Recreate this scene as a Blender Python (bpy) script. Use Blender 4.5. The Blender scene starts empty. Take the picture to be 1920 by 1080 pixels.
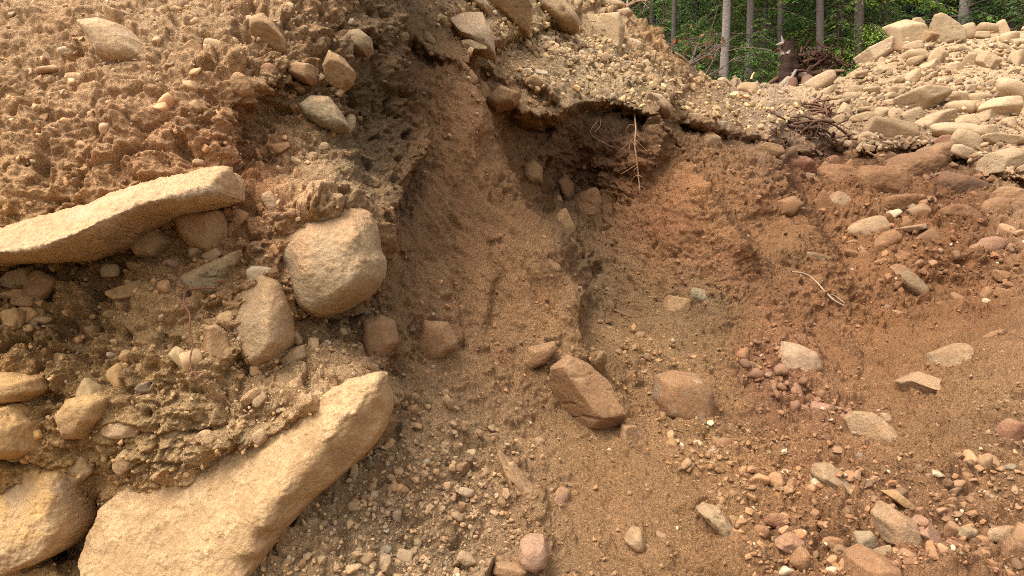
import bpy, bmesh, math
import numpy as np

# ------------------------------------------------------------------ camera, sky, sun, exposure
scene = bpy.context.scene
COL = scene.collection
R = math.radians
PITCH = 6.0
FPX = 1480.0                      # focal length in photo pixels (photo is 1920 wide)
CAM = np.array([0.0, 0.0, 1.6])
cam_data = bpy.data.cameras.new('camera')
cam_data.sensor_width = 36.0
cam_data.lens = 36.0 * FPX / 1920.0
cam_data.clip_start = 0.05
cam_data.clip_end = 1500.0
cam = bpy.data.objects.new('camera', cam_data)
cam.location = CAM
cam.rotation_euler = (R(90 - PITCH), 0, 0)
COL.objects.link(cam)
scene.camera = cam

SUN_AZ, SUN_EL = R(-118), R(63)   # overcast: a broad soft sun from behind the photographer's left shoulder
world = bpy.data.worlds.new('World')
scene.world = world
world.use_nodes = True
wn = world.node_tree
wn.nodes.clear()
w_out = wn.nodes.new('ShaderNodeOutputWorld')
w_bg = wn.nodes.new('ShaderNodeBackground')
w_sky = wn.nodes.new('ShaderNodeTexSky')
w_sky.sky_type = 'NISHITA'
w_sky.sun_disc = False
w_sky.sun_elevation = SUN_EL
w_sky.sun_rotation = SUN_AZ
w_sky.dust_density = 6.0
w_sky.ozone_density = 0.6
w_hs = wn.nodes.new('ShaderNodeHueSaturation')      # cloud cover: the sky's blue mostly greyed out
w_hs.inputs['Saturation'].default_value = 0.25
w_bg.inputs['Strength'].default_value = 0.15
wn.links.new(w_sky.outputs[0], w_hs.inputs['Color'])
wn.links.new(w_hs.outputs[0], w_bg.inputs[0])
wn.links.new(w_bg.outputs[0], w_out.inputs[0])

sun_data = bpy.data.lights.new('sun', 'SUN')
sun_data.energy = 0.9
sun_data.angle = R(48)
sun_data.color = (1.0, 0.975, 0.945)
sun = bpy.data.objects.new('sun', sun_data)
sd = np.array([math.sin(SUN_AZ) * math.cos(SUN_EL), math.cos(SUN_AZ) * math.cos(SUN_EL), math.sin(SUN_EL)])
import mathutils
sun.rotation_euler = mathutils.Vector(sd).to_track_quat('Z', 'Y').to_euler()
sun.location = (-6, -8, 12)
COL.objects.link(sun)

scene.view_settings.view_transform = 'Standard'
scene.view_settings.look = 'None'
scene.view_settings.exposure = 1.30
scene.view_settings.gamma = 1.0
scene.cycles.use_denoising = False
scene.cycles.filter_width = 1.0
scene.view_settings.use_curve_mapping = False

# ------------------------------------------------------------------ maths helpers
rng = np.random.default_rng(7)
CP, SP = math.cos(R(PITCH)), math.sin(R(PITCH))
FWD = np.array([0, CP, -SP]); UP = np.array([0, SP, CP]); RIGHT = np.array([1.0, 0, 0])

def pt(px, py, d):
    """World point seen at photo pixel (px, py), d metres ahead of the camera."""
    px = np.asarray(px, float); py = np.asarray(py, float); d = np.asarray(d, float)
    a = (px - 960) / FPX; b = (540 - py) / FPX
    return CAM + d[..., None] * (FWD + a[..., None] * RIGHT + b[..., None] * UP)

def lin(r, g, b):
    """sRGB 0-255 -> linear."""
    c = np.array([r, g, b], float) / 255
    return np.where(c <= 0.04045, c / 12.92, ((c + 0.055) / 1.055) ** 2.4)

def ss(a, b, x):
    t = np.clip((x - a) / (b - a), 0, 1)
    return t * t * (3 - 2 * t)

def _hash(ix, iy, iz, seed):
    h = (ix.astype(np.uint32) * np.uint32(374761393) + iy.astype(np.uint32) * np.uint32(668265263)
         + iz.astype(np.uint32) * np.uint32(2246822519) + np.uint32(seed * 3266489917 & 0xffffffff))
    h ^= h >> np.uint32(15); h *= np.uint32(2246822519)
    h ^= h >> np.uint32(13); h *= np.uint32(3266489917)
    h ^= h >> np.uint32(16)
    return h

def gnoise(P, seed=0):
    P = P.astype(np.float32)
    F = np.floor(P); I = F.astype(np.int32); f = P - F
    w = f * f * f * (f * (f * 6 - 15) + 10)
    out = np.zeros(len(P), np.float32)
    for dx in (0, 1):
        wx = w[:, 0] if dx else 1 - w[:, 0]
        for dy in (0, 1):
            wy = w[:, 1] if dy else 1 - w[:, 1]
            for dz in (0, 1):
                wz = w[:, 2] if dz else 1 - w[:, 2]
                h = _hash(I[:, 0] + dx, I[:, 1] + dy, I[:, 2] + dz, seed)
                gx = (h & 1023).astype(np.float32) / 511.5 - 1
                gy = ((h >> np.uint32(10)) & 1023).astype(np.float32) / 511.5 - 1
                gz = ((h >> np.uint32(20)) & 1023).astype(np.float32) / 511.5 - 1
                out += wx * wy * wz * (gx * (f[:, 0] - dx) + gy * (f[:, 1] - dy) + gz * (f[:, 2] - dz))
    return out * 1.2

def fbm(P, octaves=4, seed=0, gain=0.5, ridged=False, lac=2.03):
    out = np.zeros(len(P), np.float32); a = 1.0; s = 0.0
    Q = P.astype(np.float32)
    for o in range(octaves):
        n = gnoise(Q, seed + o * 17)
        if ridged: n = 1 - 2 * np.abs(n) * 1.4
        out += a * n; s += a; a *= gain
        Q = Q * lac + 3.7
    return out / s

def worley(P, seed=0):
    """Distance to the nearest jittered cell point and that cell's hash."""
    P = P.astype(np.float32)
    B = np.floor(P - 0.5).astype(np.int32)
    best = np.full(len(P), 9.0, np.float32); idh = np.zeros(len(P), np.uint32); sec = best.copy()
    for dx in (0, 1):
        for dy in (0, 1):
            for dz in (0, 1):
                cx, cy, cz = B[:, 0] + dx, B[:, 1] + dy, B[:, 2] + dz
                h = _hash(cx, cy, cz, seed)
                jx = (h & 1023).astype(np.float32) / 1023 * .8 + .1
                jy = ((h >> np.uint32(10)) & 1023).astype(np.float32) / 1023 * .8 + .1
                jz = ((h >> np.uint32(20)) & 1023).astype(np.float32) / 1023 * .8 + .1
                d = (cx + jx - P[:, 0]) ** 2 + (cy + jy - P[:, 1]) ** 2 + (cz + jz - P[:, 2]) ** 2
                m = d < best
                sec = np.where(m, best, np.minimum(sec, d))
                best = np.where(m, d, best); idh = np.where(m, h, idh)
    return np.sqrt(best), idh, np.sqrt(sec)

def hrand(h, k):
    h = h * np.uint32(747796405) + np.uint32(k * 2891336453 & 0xffffffff)
    h ^= h >> np.uint32(16); h *= np.uint32(2246822519); h ^= h >> np.uint32(13)
    return (h & 65535).astype(np.float32) / 65535

def stones(P, size, seed, fill=0.6):
    """Embedded-pebble relief: height (0..~0.5 of size) of half-sunk pebbles on a jittered lattice; also mask and hash."""
    f1, h, f2 = worley(P / size, seed)
    r = 0.25 + 0.3 * hrand(h, 1)
    r = np.where(hrand(h, 2) < fill, r, 0.001)
    t = np.clip(1 - (f1 / r) ** 2, 0, 1)
    return np.sqrt(t) * r * size, t > 0.02, h

def interp_rbf(pts, vals, gx, gy, smooth=0.0):
    """phi(r)=r interpolation with a linear part, evaluated on the grid gx x gy."""
    p = np.asarray(pts, float) / 1000; v = np.asarray(vals, float)
    if v.ndim == 1: v = v[:, None]
    n = len(p)
    D = np.sqrt(((p[:, None] - p[None]) ** 2).sum(-1))
    A = np.zeros((n + 3, n + 3)); A[:n, :n] = D - smooth * np.eye(n)
    A[:n, n] = 1; A[:n, n + 1:] = p; A[n, :n] = 1; A[n + 1:, :n] = p.T
    W = np.linalg.solve(A, np.vstack([v, np.zeros((3, v.shape[1]))]))
    X, Y = np.meshgrid(gx / 1000, gy / 1000)
    q = np.stack([X.ravel(), Y.ravel()], 1)
    out = np.empty((len(q), v.shape[1]))
    for i in range(0, len(q), 8192):
        d = np.sqrt(((q[i:i + 8192, None] - p[None]) ** 2).sum(-1))
        out[i:i + 8192] = d @ W[:n] + W[n] + q[i:i + 8192] @ W[n + 1:]
    return out.reshape(len(gy), len(gx), -1)

def bil(grid, gx, gy, px, py):
    """Bilinear lookup in a regular grid."""
    px = np.asarray(px, float); py = np.asarray(py, float)
    fx = np.clip((px - gx[0]) / (gx[1] - gx[0]), 0, len(gx) - 1.001); fy = np.clip((py - gy[0]) / (gy[1] - gy[0]), 0, len(gy) - 1.001)
    ix = fx.astype(int); iy = fy.astype(int); ax = (fx - ix)[..., None]; ay = (fy - iy)[..., None]
    g = grid
    return (g[iy, ix] * (1 - ax) * (1 - ay) + g[iy, ix + 1] * ax * (1 - ay) + g[iy + 1, ix] * (1 - ax) * ay + g[iy + 1, ix + 1] * ax * ay)

def blur(g, n):
    for _ in range(n):
        p = np.pad(g, ((1, 1), (1, 1), (0, 0)), 'edge')
        g = (p[:-2, 1:-1] + p[2:, 1:-1] + p[1:-1, :-2] + p[1:-1, 2:] + 2 * p[1:-1, 1:-1]) / 6
    return g

def polydist(px, py, line):
    """Signed distance to a polyline (positive on its right-hand side when walked on screen, y down) and the fraction along it."""
    px = np.asarray(px, float); py = np.asarray(py, float)
    L = np.asarray(line, float); best = np.full(px.shape, 1e9); sg = np.zeros(px.shape); tt = np.zeros(px.shape)
    n = len(L) - 1
    for i in range(n):
        a, b = L[i], L[i + 1]; e = b - a; l2 = (e ** 2).sum()
        t = np.clip(((px - a[0]) * e[0] + (py - a[1]) * e[1]) / l2, 0, 1)
        dx = px - a[0] - t * e[0]; dy = py - a[1] - t * e[1]; d = np.hypot(dx, dy)
        m = d < best
        best = np.where(m, d, best); sg = np.where(m, np.sign(e[0] * dy - e[1] * dx), sg); tt = np.where(m, (i + t) / n, tt)
    return best * sg, tt

# ------------------------------------------------------------------ mesh + material helpers
def mesh_np(name, V, Fq, col=None, smooth=True, mat=None, nside=None):
    """Mesh from arrays; Fq is (n,3) or (n,4)."""
    me = bpy.data.meshes.new(name)
    k = Fq.shape[1]
    me.vertices.add(len(V)); me.vertices.foreach_set('co', np.ascontiguousarray(V, np.float32).ravel())
    me.loops.add(Fq.size); me.loops.foreach_set('vertex_index', np.ascontiguousarray(Fq, np.int32).ravel())
    me.polygons.add(len(Fq))
    me.polygons.foreach_set('loop_start', np.arange(0, Fq.size, k, dtype=np.int32))
    me.update(calc_edges=True)
    me.polygons.foreach_set('use_smooth', np.full(len(Fq), smooth, bool))
    if col is not None:
        a = me.color_attributes.new('Col', 'FLOAT_COLOR', 'POINT')
        c = np.ones((len(V), 4), np.float32); c[:, :3] = col
        a.data.foreach_set('color', c.ravel())
    if mat: me.materials.append(mat)
    return me

def obj(name, me, parent=None):
    o = bpy.data.objects.new(name, me); COL.objects.link(o)
    if parent: o.parent = parent
    return o

def tag(o, label=None, cat=None, group=None, kind=None):
    if label: o['label'] = label
    if cat: o['category'] = cat
    if group: o['group'] = group
    if kind: o['kind'] = kind
    return o

def empty(name, loc, label, cat, group=None):
    o = bpy.data.objects.new(name, None); COL.objects.link(o); o.location = loc
    return tag(o, label, cat, group)

def material(name, rough=0.95, bumps=((60, .5, .004),), speckle=0.25, sp_scale=90, spec=0.15, attr=True, color=None, translucent=0):
    m = bpy.data.materials.new(name); m.use_nodes = True
    nt = m.node_tree; N = nt.nodes; L = nt.links
    b = N['Principled BSDF']; b.inputs['Roughness'].default_value = rough
    b.inputs['Specular IOR Level'].default_value = spec
    geo = N.new('ShaderNodeNewGeometry'); tc = N.new('ShaderNodeTexCoord')
    if attr:
        at = N.new('ShaderNodeAttribute'); at.attribute_name = 'Col'; c = at.outputs['Color']
    else:
        rgb = N.new('ShaderNodeRGB'); rgb.outputs[0].default_value = (*color, 1); c = rgb.outputs[0]
    if speckle:
        nz = N.new('ShaderNodeTexNoise'); nz.inputs['Scale'].default_value = sp_scale; nz.inputs['Detail'].default_value = 4; nz.inputs['Roughness'].default_value = .7
        L.new(geo.outputs['Position'], nz.inputs['Vector'])
        mr = N.new('ShaderNodeMapRange'); mr.inputs['From Min'].default_value = .3; mr.inputs['From Max'].default_value = .7
        mr.inputs['To Min'].default_value = 1 - speckle; mr.inputs['To Max'].default_value = 1 + speckle
        L.new(nz.outputs['Fac'], mr.inputs['Value'])
        mx = N.new('ShaderNodeVectorMath'); mx.operation = 'SCALE'
        L.new(c, mx.inputs[0]); L.new(mr.outputs[0], mx.inputs['Scale']); c = mx.outputs[0]
    L.new(c, b.inputs['Base Color'])
    prev = None
    for sc, st, dist in bumps:
        nz = N.new('ShaderNodeTexNoise'); nz.inputs['Scale'].default_value = sc; nz.inputs['Detail'].default_value = 5; nz.inputs['Roughness'].default_value = .65
        L.new(geo.outputs['Position'], nz.inputs['Vector'])
        bp = N.new('ShaderNodeBump'); bp.inputs['Strength'].default_value = st; bp.inputs['Distance'].default_value = dist
        L.new(nz.outputs['Fac'], bp.inputs['Height'])
        if prev: L.new(prev.outputs[0], bp.inputs['Normal'])
        prev = bp
    if prev: L.new(prev.outputs[0], b.inputs['Normal'])
    return m

M_SOIL = material('soil', .97, ((60, 1.0, .022), (210, 1.0, .008)), .40, 95, .06)
M_ROCK = material('rock', .88, ((40, .7, .014), (170, .7, .004)), .20, 60, .2)
M_GRAVEL = material('gravel', .9, ((120, .4, .003),), .2, 60, .2)
M_BARK = material('bark', .95, ((30, .8, .03),), .3, 22, .1)
M_WOOD = material('dead_wood', .9, ((40, .7, .01),), .3, 40, .15)

def leaf_material(name):
    m = bpy.data.materials.new(name); m.use_nodes = True
    nt = m.node_tree; N = nt.nodes; L = nt.links
    b = N['Principled BSDF']; b.inputs['Roughness'].default_value = .6; b.inputs['Specular IOR Level'].default_value = .25
    at = N.new('ShaderNodeAttribute'); at.attribute_name = 'Col'
    L.new(at.outputs['Color'], b.inputs['Base Color'])
    tr = N.new('ShaderNodeBsdfTranslucent'); L.new(at.outputs['Color'], tr.inputs['Color'])
    mx = N.new('ShaderNodeMixShader'); mx.inputs[0].default_value = .35
    out = N['Material Output']
    L.new(b.outputs[0], mx.inputs[1]); L.new(tr.outputs[0], mx.inputs[2]); L.new(mx.outputs[0], out.inputs['Surface'])
    return m
M_LEAF = leaf_material('foliage')
# ------------------------------------------------------------------ terrain: the slopes, the pit and the bench
GX = np.arange(-420, 2431, 5.0); GY = np.arange(-420, 1611, 5.0)

# distances (metres ahead of the camera) measured at points of the photograph
PIT_PTS = [
 (300,1600,1.9),(1000,1600,1.95),(1700,1600,1.95),(2400,1600,1.9),
 (300,1080,2.8),(500,1080,2.6),(750,1080,2.7),(1000,1080,2.72),(1300,1080,2.8),(1600,1080,2.75),(1920,1080,2.65),(2400,1080,2.5),
 (500,900,2.8),(700,900,2.9),(880,900,3.0),(1000,900,3.15),(1050,900,3.25),(1300,920,3.35),(1600,920,3.35),(1900,920,3.2),(2400,900,3.0),
 (600,780,3.0),(750,780,3.15),(880,760,3.45),(1000,800,3.6),(1150,830,3.7),(1300,800,3.95),(1480,800,4.1),(1600,790,4.2),(1750,790,4.0),(1900,780,3.8),(2400,760,3.4),
 (600,680,3.2),(750,650,3.35),(900,640,3.7),(1000,650,3.95),(1090,640,4.1),(1200,690,4.6),(1400,700,4.8),(1560,690,5.0),(1650,690,5.0),(1750,700,4.6),(1850,650,4.5),(1920,620,4.7),(2400,600,4.2),
 (740,560,3.45),(860,560,3.85),(1000,560,4.2),(1080,560,4.3),(1150,580,5.0),(1300,560,5.3),(1500,580,5.8),(1650,610,6.2),(1750,600,6.6),(1850,600,6.6),(1930,590,6.4),(2400,520,6.0),
 (600,450,3.9),(750,440,4.0),(880,450,4.2),(1000,450,4.45),(1050,460,4.5),(1020,400,5.7),(1100,430,5.9),(1110,520,5.4),(1150,490,5.5),(1250,450,5.6),(1400,455,6.0),(1450,450,6.5),(1550,470,6.9),(1650,460,7.4),(1800,470,7.6),(1920,460,7.6),(2400,430,7.4),
 (600,330,4.3),(785,330,4.55),(900,330,4.65),(975,330,5.5),(1100,340,6.3),(1250,330,6.0),(1380,350,6.4),(1450,340,7.0),(1550,350,8.2),(1650,360,8.6),(1800,360,8.8),(1920,360,8.8),(2400,340,8.8),
 (600,230,4.7),(805,230,4.95),(900,250,4.95),(960,200,5.25),(1060,210,5.6),(1150,235,6.1),(1240,225,6.4),(1320,240,6.9),(1450,255,8.2),(1520,285,8.8),(1650,285,9.6),(1800,290,9.7),(1920,305,9.6),(2400,300,9.8),
 (600,120,5.0),(790,120,5.4),(880,125,5.2),(1000,160,5.7),(1100,180,6.2),(1200,190,6.8),(1300,200,8.0),(1400,210,9.8),(1500,235,10.2),(1600,240,11.2),(1750,230,11.6),(1920,220,11.8),(2400,220,12),
 (600,0,5.6),(770,30,5.5),(850,80,5.8),(960,90,6.3),(1100,100,7.3),(1200,120,8.0),(1300,150,9.5),(1380,165,12),(1480,172,13.5),(1540,170,13.8),
 (600,-200,7),(800,-200,7.4),(1000,-100,8.0),(1100,0,8.6),(1150,-20,9.0),(1240,80,8.8),
 (1620,150,13.9),(1700,75,15.5),(1790,60,16),(1920,60,16),(2400,60,16.5),(1750,140,14),(1920,140,14),
]
PIT_PTS = np.array(PIT_PTS)
inv = blur(interp_rbf(PIT_PTS[:, :2], 1 / PIT_PTS[:, 2], GX, GY), 3)
pit_depth = 1 / np.clip(inv, 0.03, 0.7)
_X, _Y = np.meshgrid(GX, GY)
_q = np.stack([_X.ravel(), _Y.ravel(), 0 * _X.ravel()], 1)
_WX = _X + (11 * fbm(_q / 60, 4, 201, .7)).reshape(_X.shape) * 2; _WY = _Y + (11 * fbm(_q / 60, 4, 202, .7)).reshape(_X.shape) * 2

def scarp(line, amount, width, decay, ends=(.08, .12), warp=1.0, crest=0.0):
    """A break in the slope: beyond (to the left of) the line the ground steps back by amount and returns over decay pixels."""
    s, t = polydist(_X + warp * (_WX - _X), _Y + warp * (_WY - _Y), line)
    k = ss(0, ends[0], t) * (1 - ss(1 - ends[1], 1, t))
    out = amount * ss(-width, width, -s) * np.exp(-np.clip(-s, 0, None) / decay) - crest * np.exp(-np.clip(s, 0, None) / 55) * ss(-width, width, s)
    return (out * k)[..., None]

# ridge between the smooth chute and the hollow, lip of the hollow, ribs on the far slope, rim of the bench
pit_depth += scarp([(868,100),(905,190),(940,300),(985,390),(1060,465),(1088,560),(1094,690)], .80, 10, 230, (.04, .14), .8, .08)
pit_depth += scarp([(1330,380),(1305,325),(1264,262),(1230,226),(1160,200),(1090,203),(1050,230),(985,222),(925,180)], .62, 13, 150, (.22, .10))
pit_depth += scarp([(1222,215),(1268,262),(1310,330),(1375,415),(1450,505)], .80, 8, 170, (.06, .2), .35, .26)
pit_depth += scarp([(1440,245),(1470,300),(1485,350),(1535,430),(1620,560)], .85, 9, 170, (.06, .2), .4, .26)
pit_depth += scarp([(2000,372),(1920,345),(1850,318),(1800,296),(1700,282),(1620,286),(1560,282),(1500,292),(1455,262),(1400,262),(1300,238),(1255,218)], .62, 12, 100, (.02, .06))
pit_depth += scarp([(1070,225),(1000,158),(940,150),(880,128),(800,104),(762,72)], .22, 14, 110, (.06, .08))
pit_depth += scarp([(1560,470),(1500,462),(1440,440),(1390,445),(1300,352),(1240,330)][::-1], .0, 8, 60)
pit_depth += scarp([(800,430),(835,500),(850,560),(862,640),(850,668)], .10, 6, 60)
pit_depth += scarp([(905,455),(925,520),(915,590),(905,630)], .10, 7, 60)
pit_depth += scarp([(735,470),(745,560),(760,640),(745,700)], .12, 7, 60)
pit_depth -= scarp([(940,800),(975,880),(1012,930),(1022,985),(1028,1080)], -.05, 10, 90)
pit_depth += scarp([(1960,600),(1880,640),(1780,655),(1690,690),(1600,705)][::-1], .18, 24, 120)
pit_depth += scarp([(1860,575),(1760,612),(1640,604),(1560,580),(1500,575)], .12, 14, 60)

PIT_TOP = np.array([(-420,-400),(760,-300),(1060,-140),(1120,-50),(1150,-10),(1180,22),(1200,42),(1236,58),(1246,92),(1275,112),(1305,140),(1345,152),(1400,158),(1500,162),(1538,172),
                    (1600,133),(1650,104),(1690,78),(1740,64),(1800,57),(1860,58),(1920,60),(2000,66),(2430,120)], float)

ZONES = [  # soil colours (sRGB); a few dark stretches have shade mixed into the colour
 (0,0,176,140,100),(300,100,178,142,102),(200,280,172,130,92),(470,330,168,112,72),(600,50,162,126,90),(700,150,112,86,60),(700,300,114,88,62),(740,240,108,82,58),(720,60,116,90,64),(760,250,108,82,58),(560,230,176,140,98),  # bank's eroded side face: moist brown earth, with some shade painted in
 (600,340,176,142,102),(250,480,172,132,84),(100,600,168,128,80),(350,640,182,144,98),(650,640,166,126,86),(600,760,180,144,102),(200,820,176,138,88),(60,930,182,140,84),(300,860,176,140,94),
 (850,120,160,114,76),(830,250,158,112,74),(950,450,160,116,78),(800,520,150,110,76),(1020,580,158,116,78),(900,620,156,114,78),(760,680,150,112,78),
 (850,800,172,134,96),(700,1000,178,142,104),(900,1000,176,138,100),(1100,920,154,112,74),(1250,960,156,116,78),(1150,690,158,118,80),
 (960,60,182,148,108),(1100,130,186,154,114),(1000,200,170,130,92),(1200,130,182,148,108),(1230,70,170,122,78),(1330,170,178,138,98),(1420,190,166,136,108),
 (1120,255,110,78,58),(1200,250,98,70,48),(1100,320,126,88,62),(1180,300,116,80,54),(1500,300,112,78,56),(1560,300,112,78,54),(1640,305,106,74,52),(1700,310,104,72,52),(1780,320,108,76,54),(1850,345,112,80,58),(1380,275,128,94,66),(1000,330,134,96,64),(1090,400,130,96,66),(1030,400,126,92,62),  # dark humus in hollow and rim; rim colour deepened to stand for shadow
 (1085,400,116,86,60),(1105,470,118,90,62),(1120,540,122,94,66),(1060,340,112,82,58),(1180,400,148,104,70),(1250,430,148,98,66),(1380,520,150,102,70),(1300,330,160,114,76),(1330,420,150,106,70),(1340,580,128,102,72),(1210,560,146,112,76),  # ground just beyond the chute ridge darkened in colour as recess shade
 (1450,480,140,102,68),(1500,420,138,98,66),(1560,320,140,96,64),(1700,330,138,98,68),(1850,350,140,100,70),(1420,330,146,106,74),
 (1650,400,146,104,70),(1750,540,136,94,62),(1650,620,146,100,64),(1850,580,136,92,60),(1560,640,146,102,68),(1450,660,146,100,70),(1400,640,148,104,68),
 (1600,720,152,110,74),(1850,720,154,116,80),(1700,850,150,110,76),(1850,900,150,110,76),(1400,820,156,116,78),(1450,760,146,100,72),(1500,950,154,110,74),(1750,1000,148,106,74),
 (1550,220,170,138,104),(1650,150,178,144,106),(1800,120,186,152,114),(1800,240,182,150,114),(1920,320,176,142,108),
]
ZONES = np.array(ZONES, float)
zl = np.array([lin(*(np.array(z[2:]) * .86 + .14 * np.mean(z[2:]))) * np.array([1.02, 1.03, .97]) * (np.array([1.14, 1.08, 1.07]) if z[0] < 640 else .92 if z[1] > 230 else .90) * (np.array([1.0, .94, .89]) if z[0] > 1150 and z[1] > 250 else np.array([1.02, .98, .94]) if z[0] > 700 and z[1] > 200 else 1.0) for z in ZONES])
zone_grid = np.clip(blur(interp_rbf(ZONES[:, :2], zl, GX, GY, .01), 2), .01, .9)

def soil_colour(px, py, P):
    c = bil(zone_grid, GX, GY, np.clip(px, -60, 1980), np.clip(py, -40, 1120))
    n1 = fbm(P * 1.6, 4, 31); n2 = fbm(P * 9, 3, 77)
    c = c * (1 + .30 * n1 + .25 * n2)[:, None]
    red = ss(.12, .5, fbm(P * 2.3, 4, 91))[:, None]
    c = c * (1 - red * np.array([.04, .12, .17]))
    return c

def field(pts):
    a = np.array(pts, float)
    return np.clip(blur(interp_rbf(a[:, :2], a[:, 2], GX, GY, .01), 2), 0, 2)
# how lumpy / streaky / stony each stretch of the slopes is
rough_grid = field([(-400,0,1),(0,0,1),(0,1080,1),(900,300,.08),(950,500,.08),(830,200,.10),(800,550,.25),(760,450,.25),(1030,600,.12),(900,620,.25),(1060,520,.15),(860,400,.1),(1000,180,.9),(1150,250,1.5),(1100,350,1.4),(1060,230,1.3),
 (1250,450,.65),(1350,550,.6),(1320,380,.6),(1150,430,.9),(1040,390,1.3),(1000,320,1.2),(1110,540,.8),(1450,480,.6),(1500,350,1.1),(1600,330,1.9),(1750,330,2.0),(1880,360,1.9),(1650,450,1.3),(1800,520,1.4),(1750,640,1.1),(1850,600,1),(1550,680,.9),(1850,700,.6),(1930,640,.5),(1300,900,.5),(1200,950,.2),(1120,900,.25),(1250,1040,.4),
 (850,850,.8),(700,1000,.8),(1600,950,1.4),(1850,950,1.4),(1450,860,1.2),(1300,700,.9),(1700,640,1.0),(1100,120,.9),(1200,60,1.2),(1350,180,.8),(1700,150,.5),(1850,120,.6),(2400,600,1)])
streak_grid = field([(0,0,0),(0,1080,0),(830,200,1),(950,350,1),(1000,500,1),(820,400,1),(850,550,1),(1050,600,.8),(760,600,.9),(900,650,.5),(900,800,.15),(700,950,0),(1150,900,.5),(1250,480,.7),(1350,540,.7),(1320,400,.8),
 (1200,700,.2),(1500,500,.5),(1700,500,0),(1000,100,.1),(1150,150,.1),(1150,300,.2),(1600,300,.1),(1900,300,0),(1900,900,0),(1500,900,0),(1900,100,0),(2400,600,0)])
stone_grid = field([(0,0,.4),(0,1080,.6),(830,200,.2),(950,450,.2),(800,550,.25),(1050,600,.25),(900,620,.45),(850,820,1),(750,950,1.1),(900,1000,1.1),(1000,900,.6),(1130,930,.15),(1200,1000,.3),(1250,880,.6),(1180,700,.7),(1150,600,.7),
 (1350,800,1),(1450,900,1.0),(1500,760,1),(1250,450,.2),(1350,560,.2),(1450,480,.2),(1500,380,.3),(1650,480,.6),(1800,480,.6),(1650,600,.3),(1850,600,.3),(1600,720,.5),(1800,800,.6),(1850,920,.7),(1600,980,1.1),(1750,1040,1.1),(1400,1030,.5),
 (1150,270,.1),(1050,200,.5),(960,60,.9),(1050,80,1.2),(1150,150,1.0),(1230,170,.9),(1350,180,.8),(1430,200,.8),(1600,330,.4),(1800,340,.4),(1600,180,1.0),(1750,120,1.1),(1900,130,1.1),(1800,250,1),(2400,500,.5)])

def grid_faces(nr, nc):
    i = np.arange(nr - 1)[:, None] * nc + np.arange(nc - 1)[None]
    return np.stack([i, i + 1, i + nc + 1, i + nc], -1).reshape(-1, 4)

def sampling(P):
    """1 where the mesh is as fine as seen head-on, less where it is stretched along a steep face."""
    e = np.maximum(np.linalg.norm(np.gradient(P, axis=1), axis=-1), np.linalg.norm(np.gradient(P, axis=0), axis=-1))
    e0 = ((P - CAM) @ FWD) * 2.6 / FPX
    return np.clip(2.0 * e0 / e, .12, 1).ravel()

def grid_normals(P):
    du = np.gradient(P, axis=1); dv = np.gradient(P, axis=0)
    n = np.cross(du, dv); n /= np.linalg.norm(n, axis=-1, keepdims=True) + 1e-9
    return n

def smooth_grid(P, k, it=2):
    for _ in range(it):
        for ax in (0, 1):
            pad = [(0, 0)] * 3; pad[ax] = (k + 1, k)
            c = np.cumsum(np.pad(P, pad, 'edge'), axis=ax); n = P.shape[ax]
            P = (np.take(c, np.arange(n) + 2 * k + 1, ax) - np.take(c, np.arange(n), ax)) / (2 * k + 1)
    return P

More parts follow.
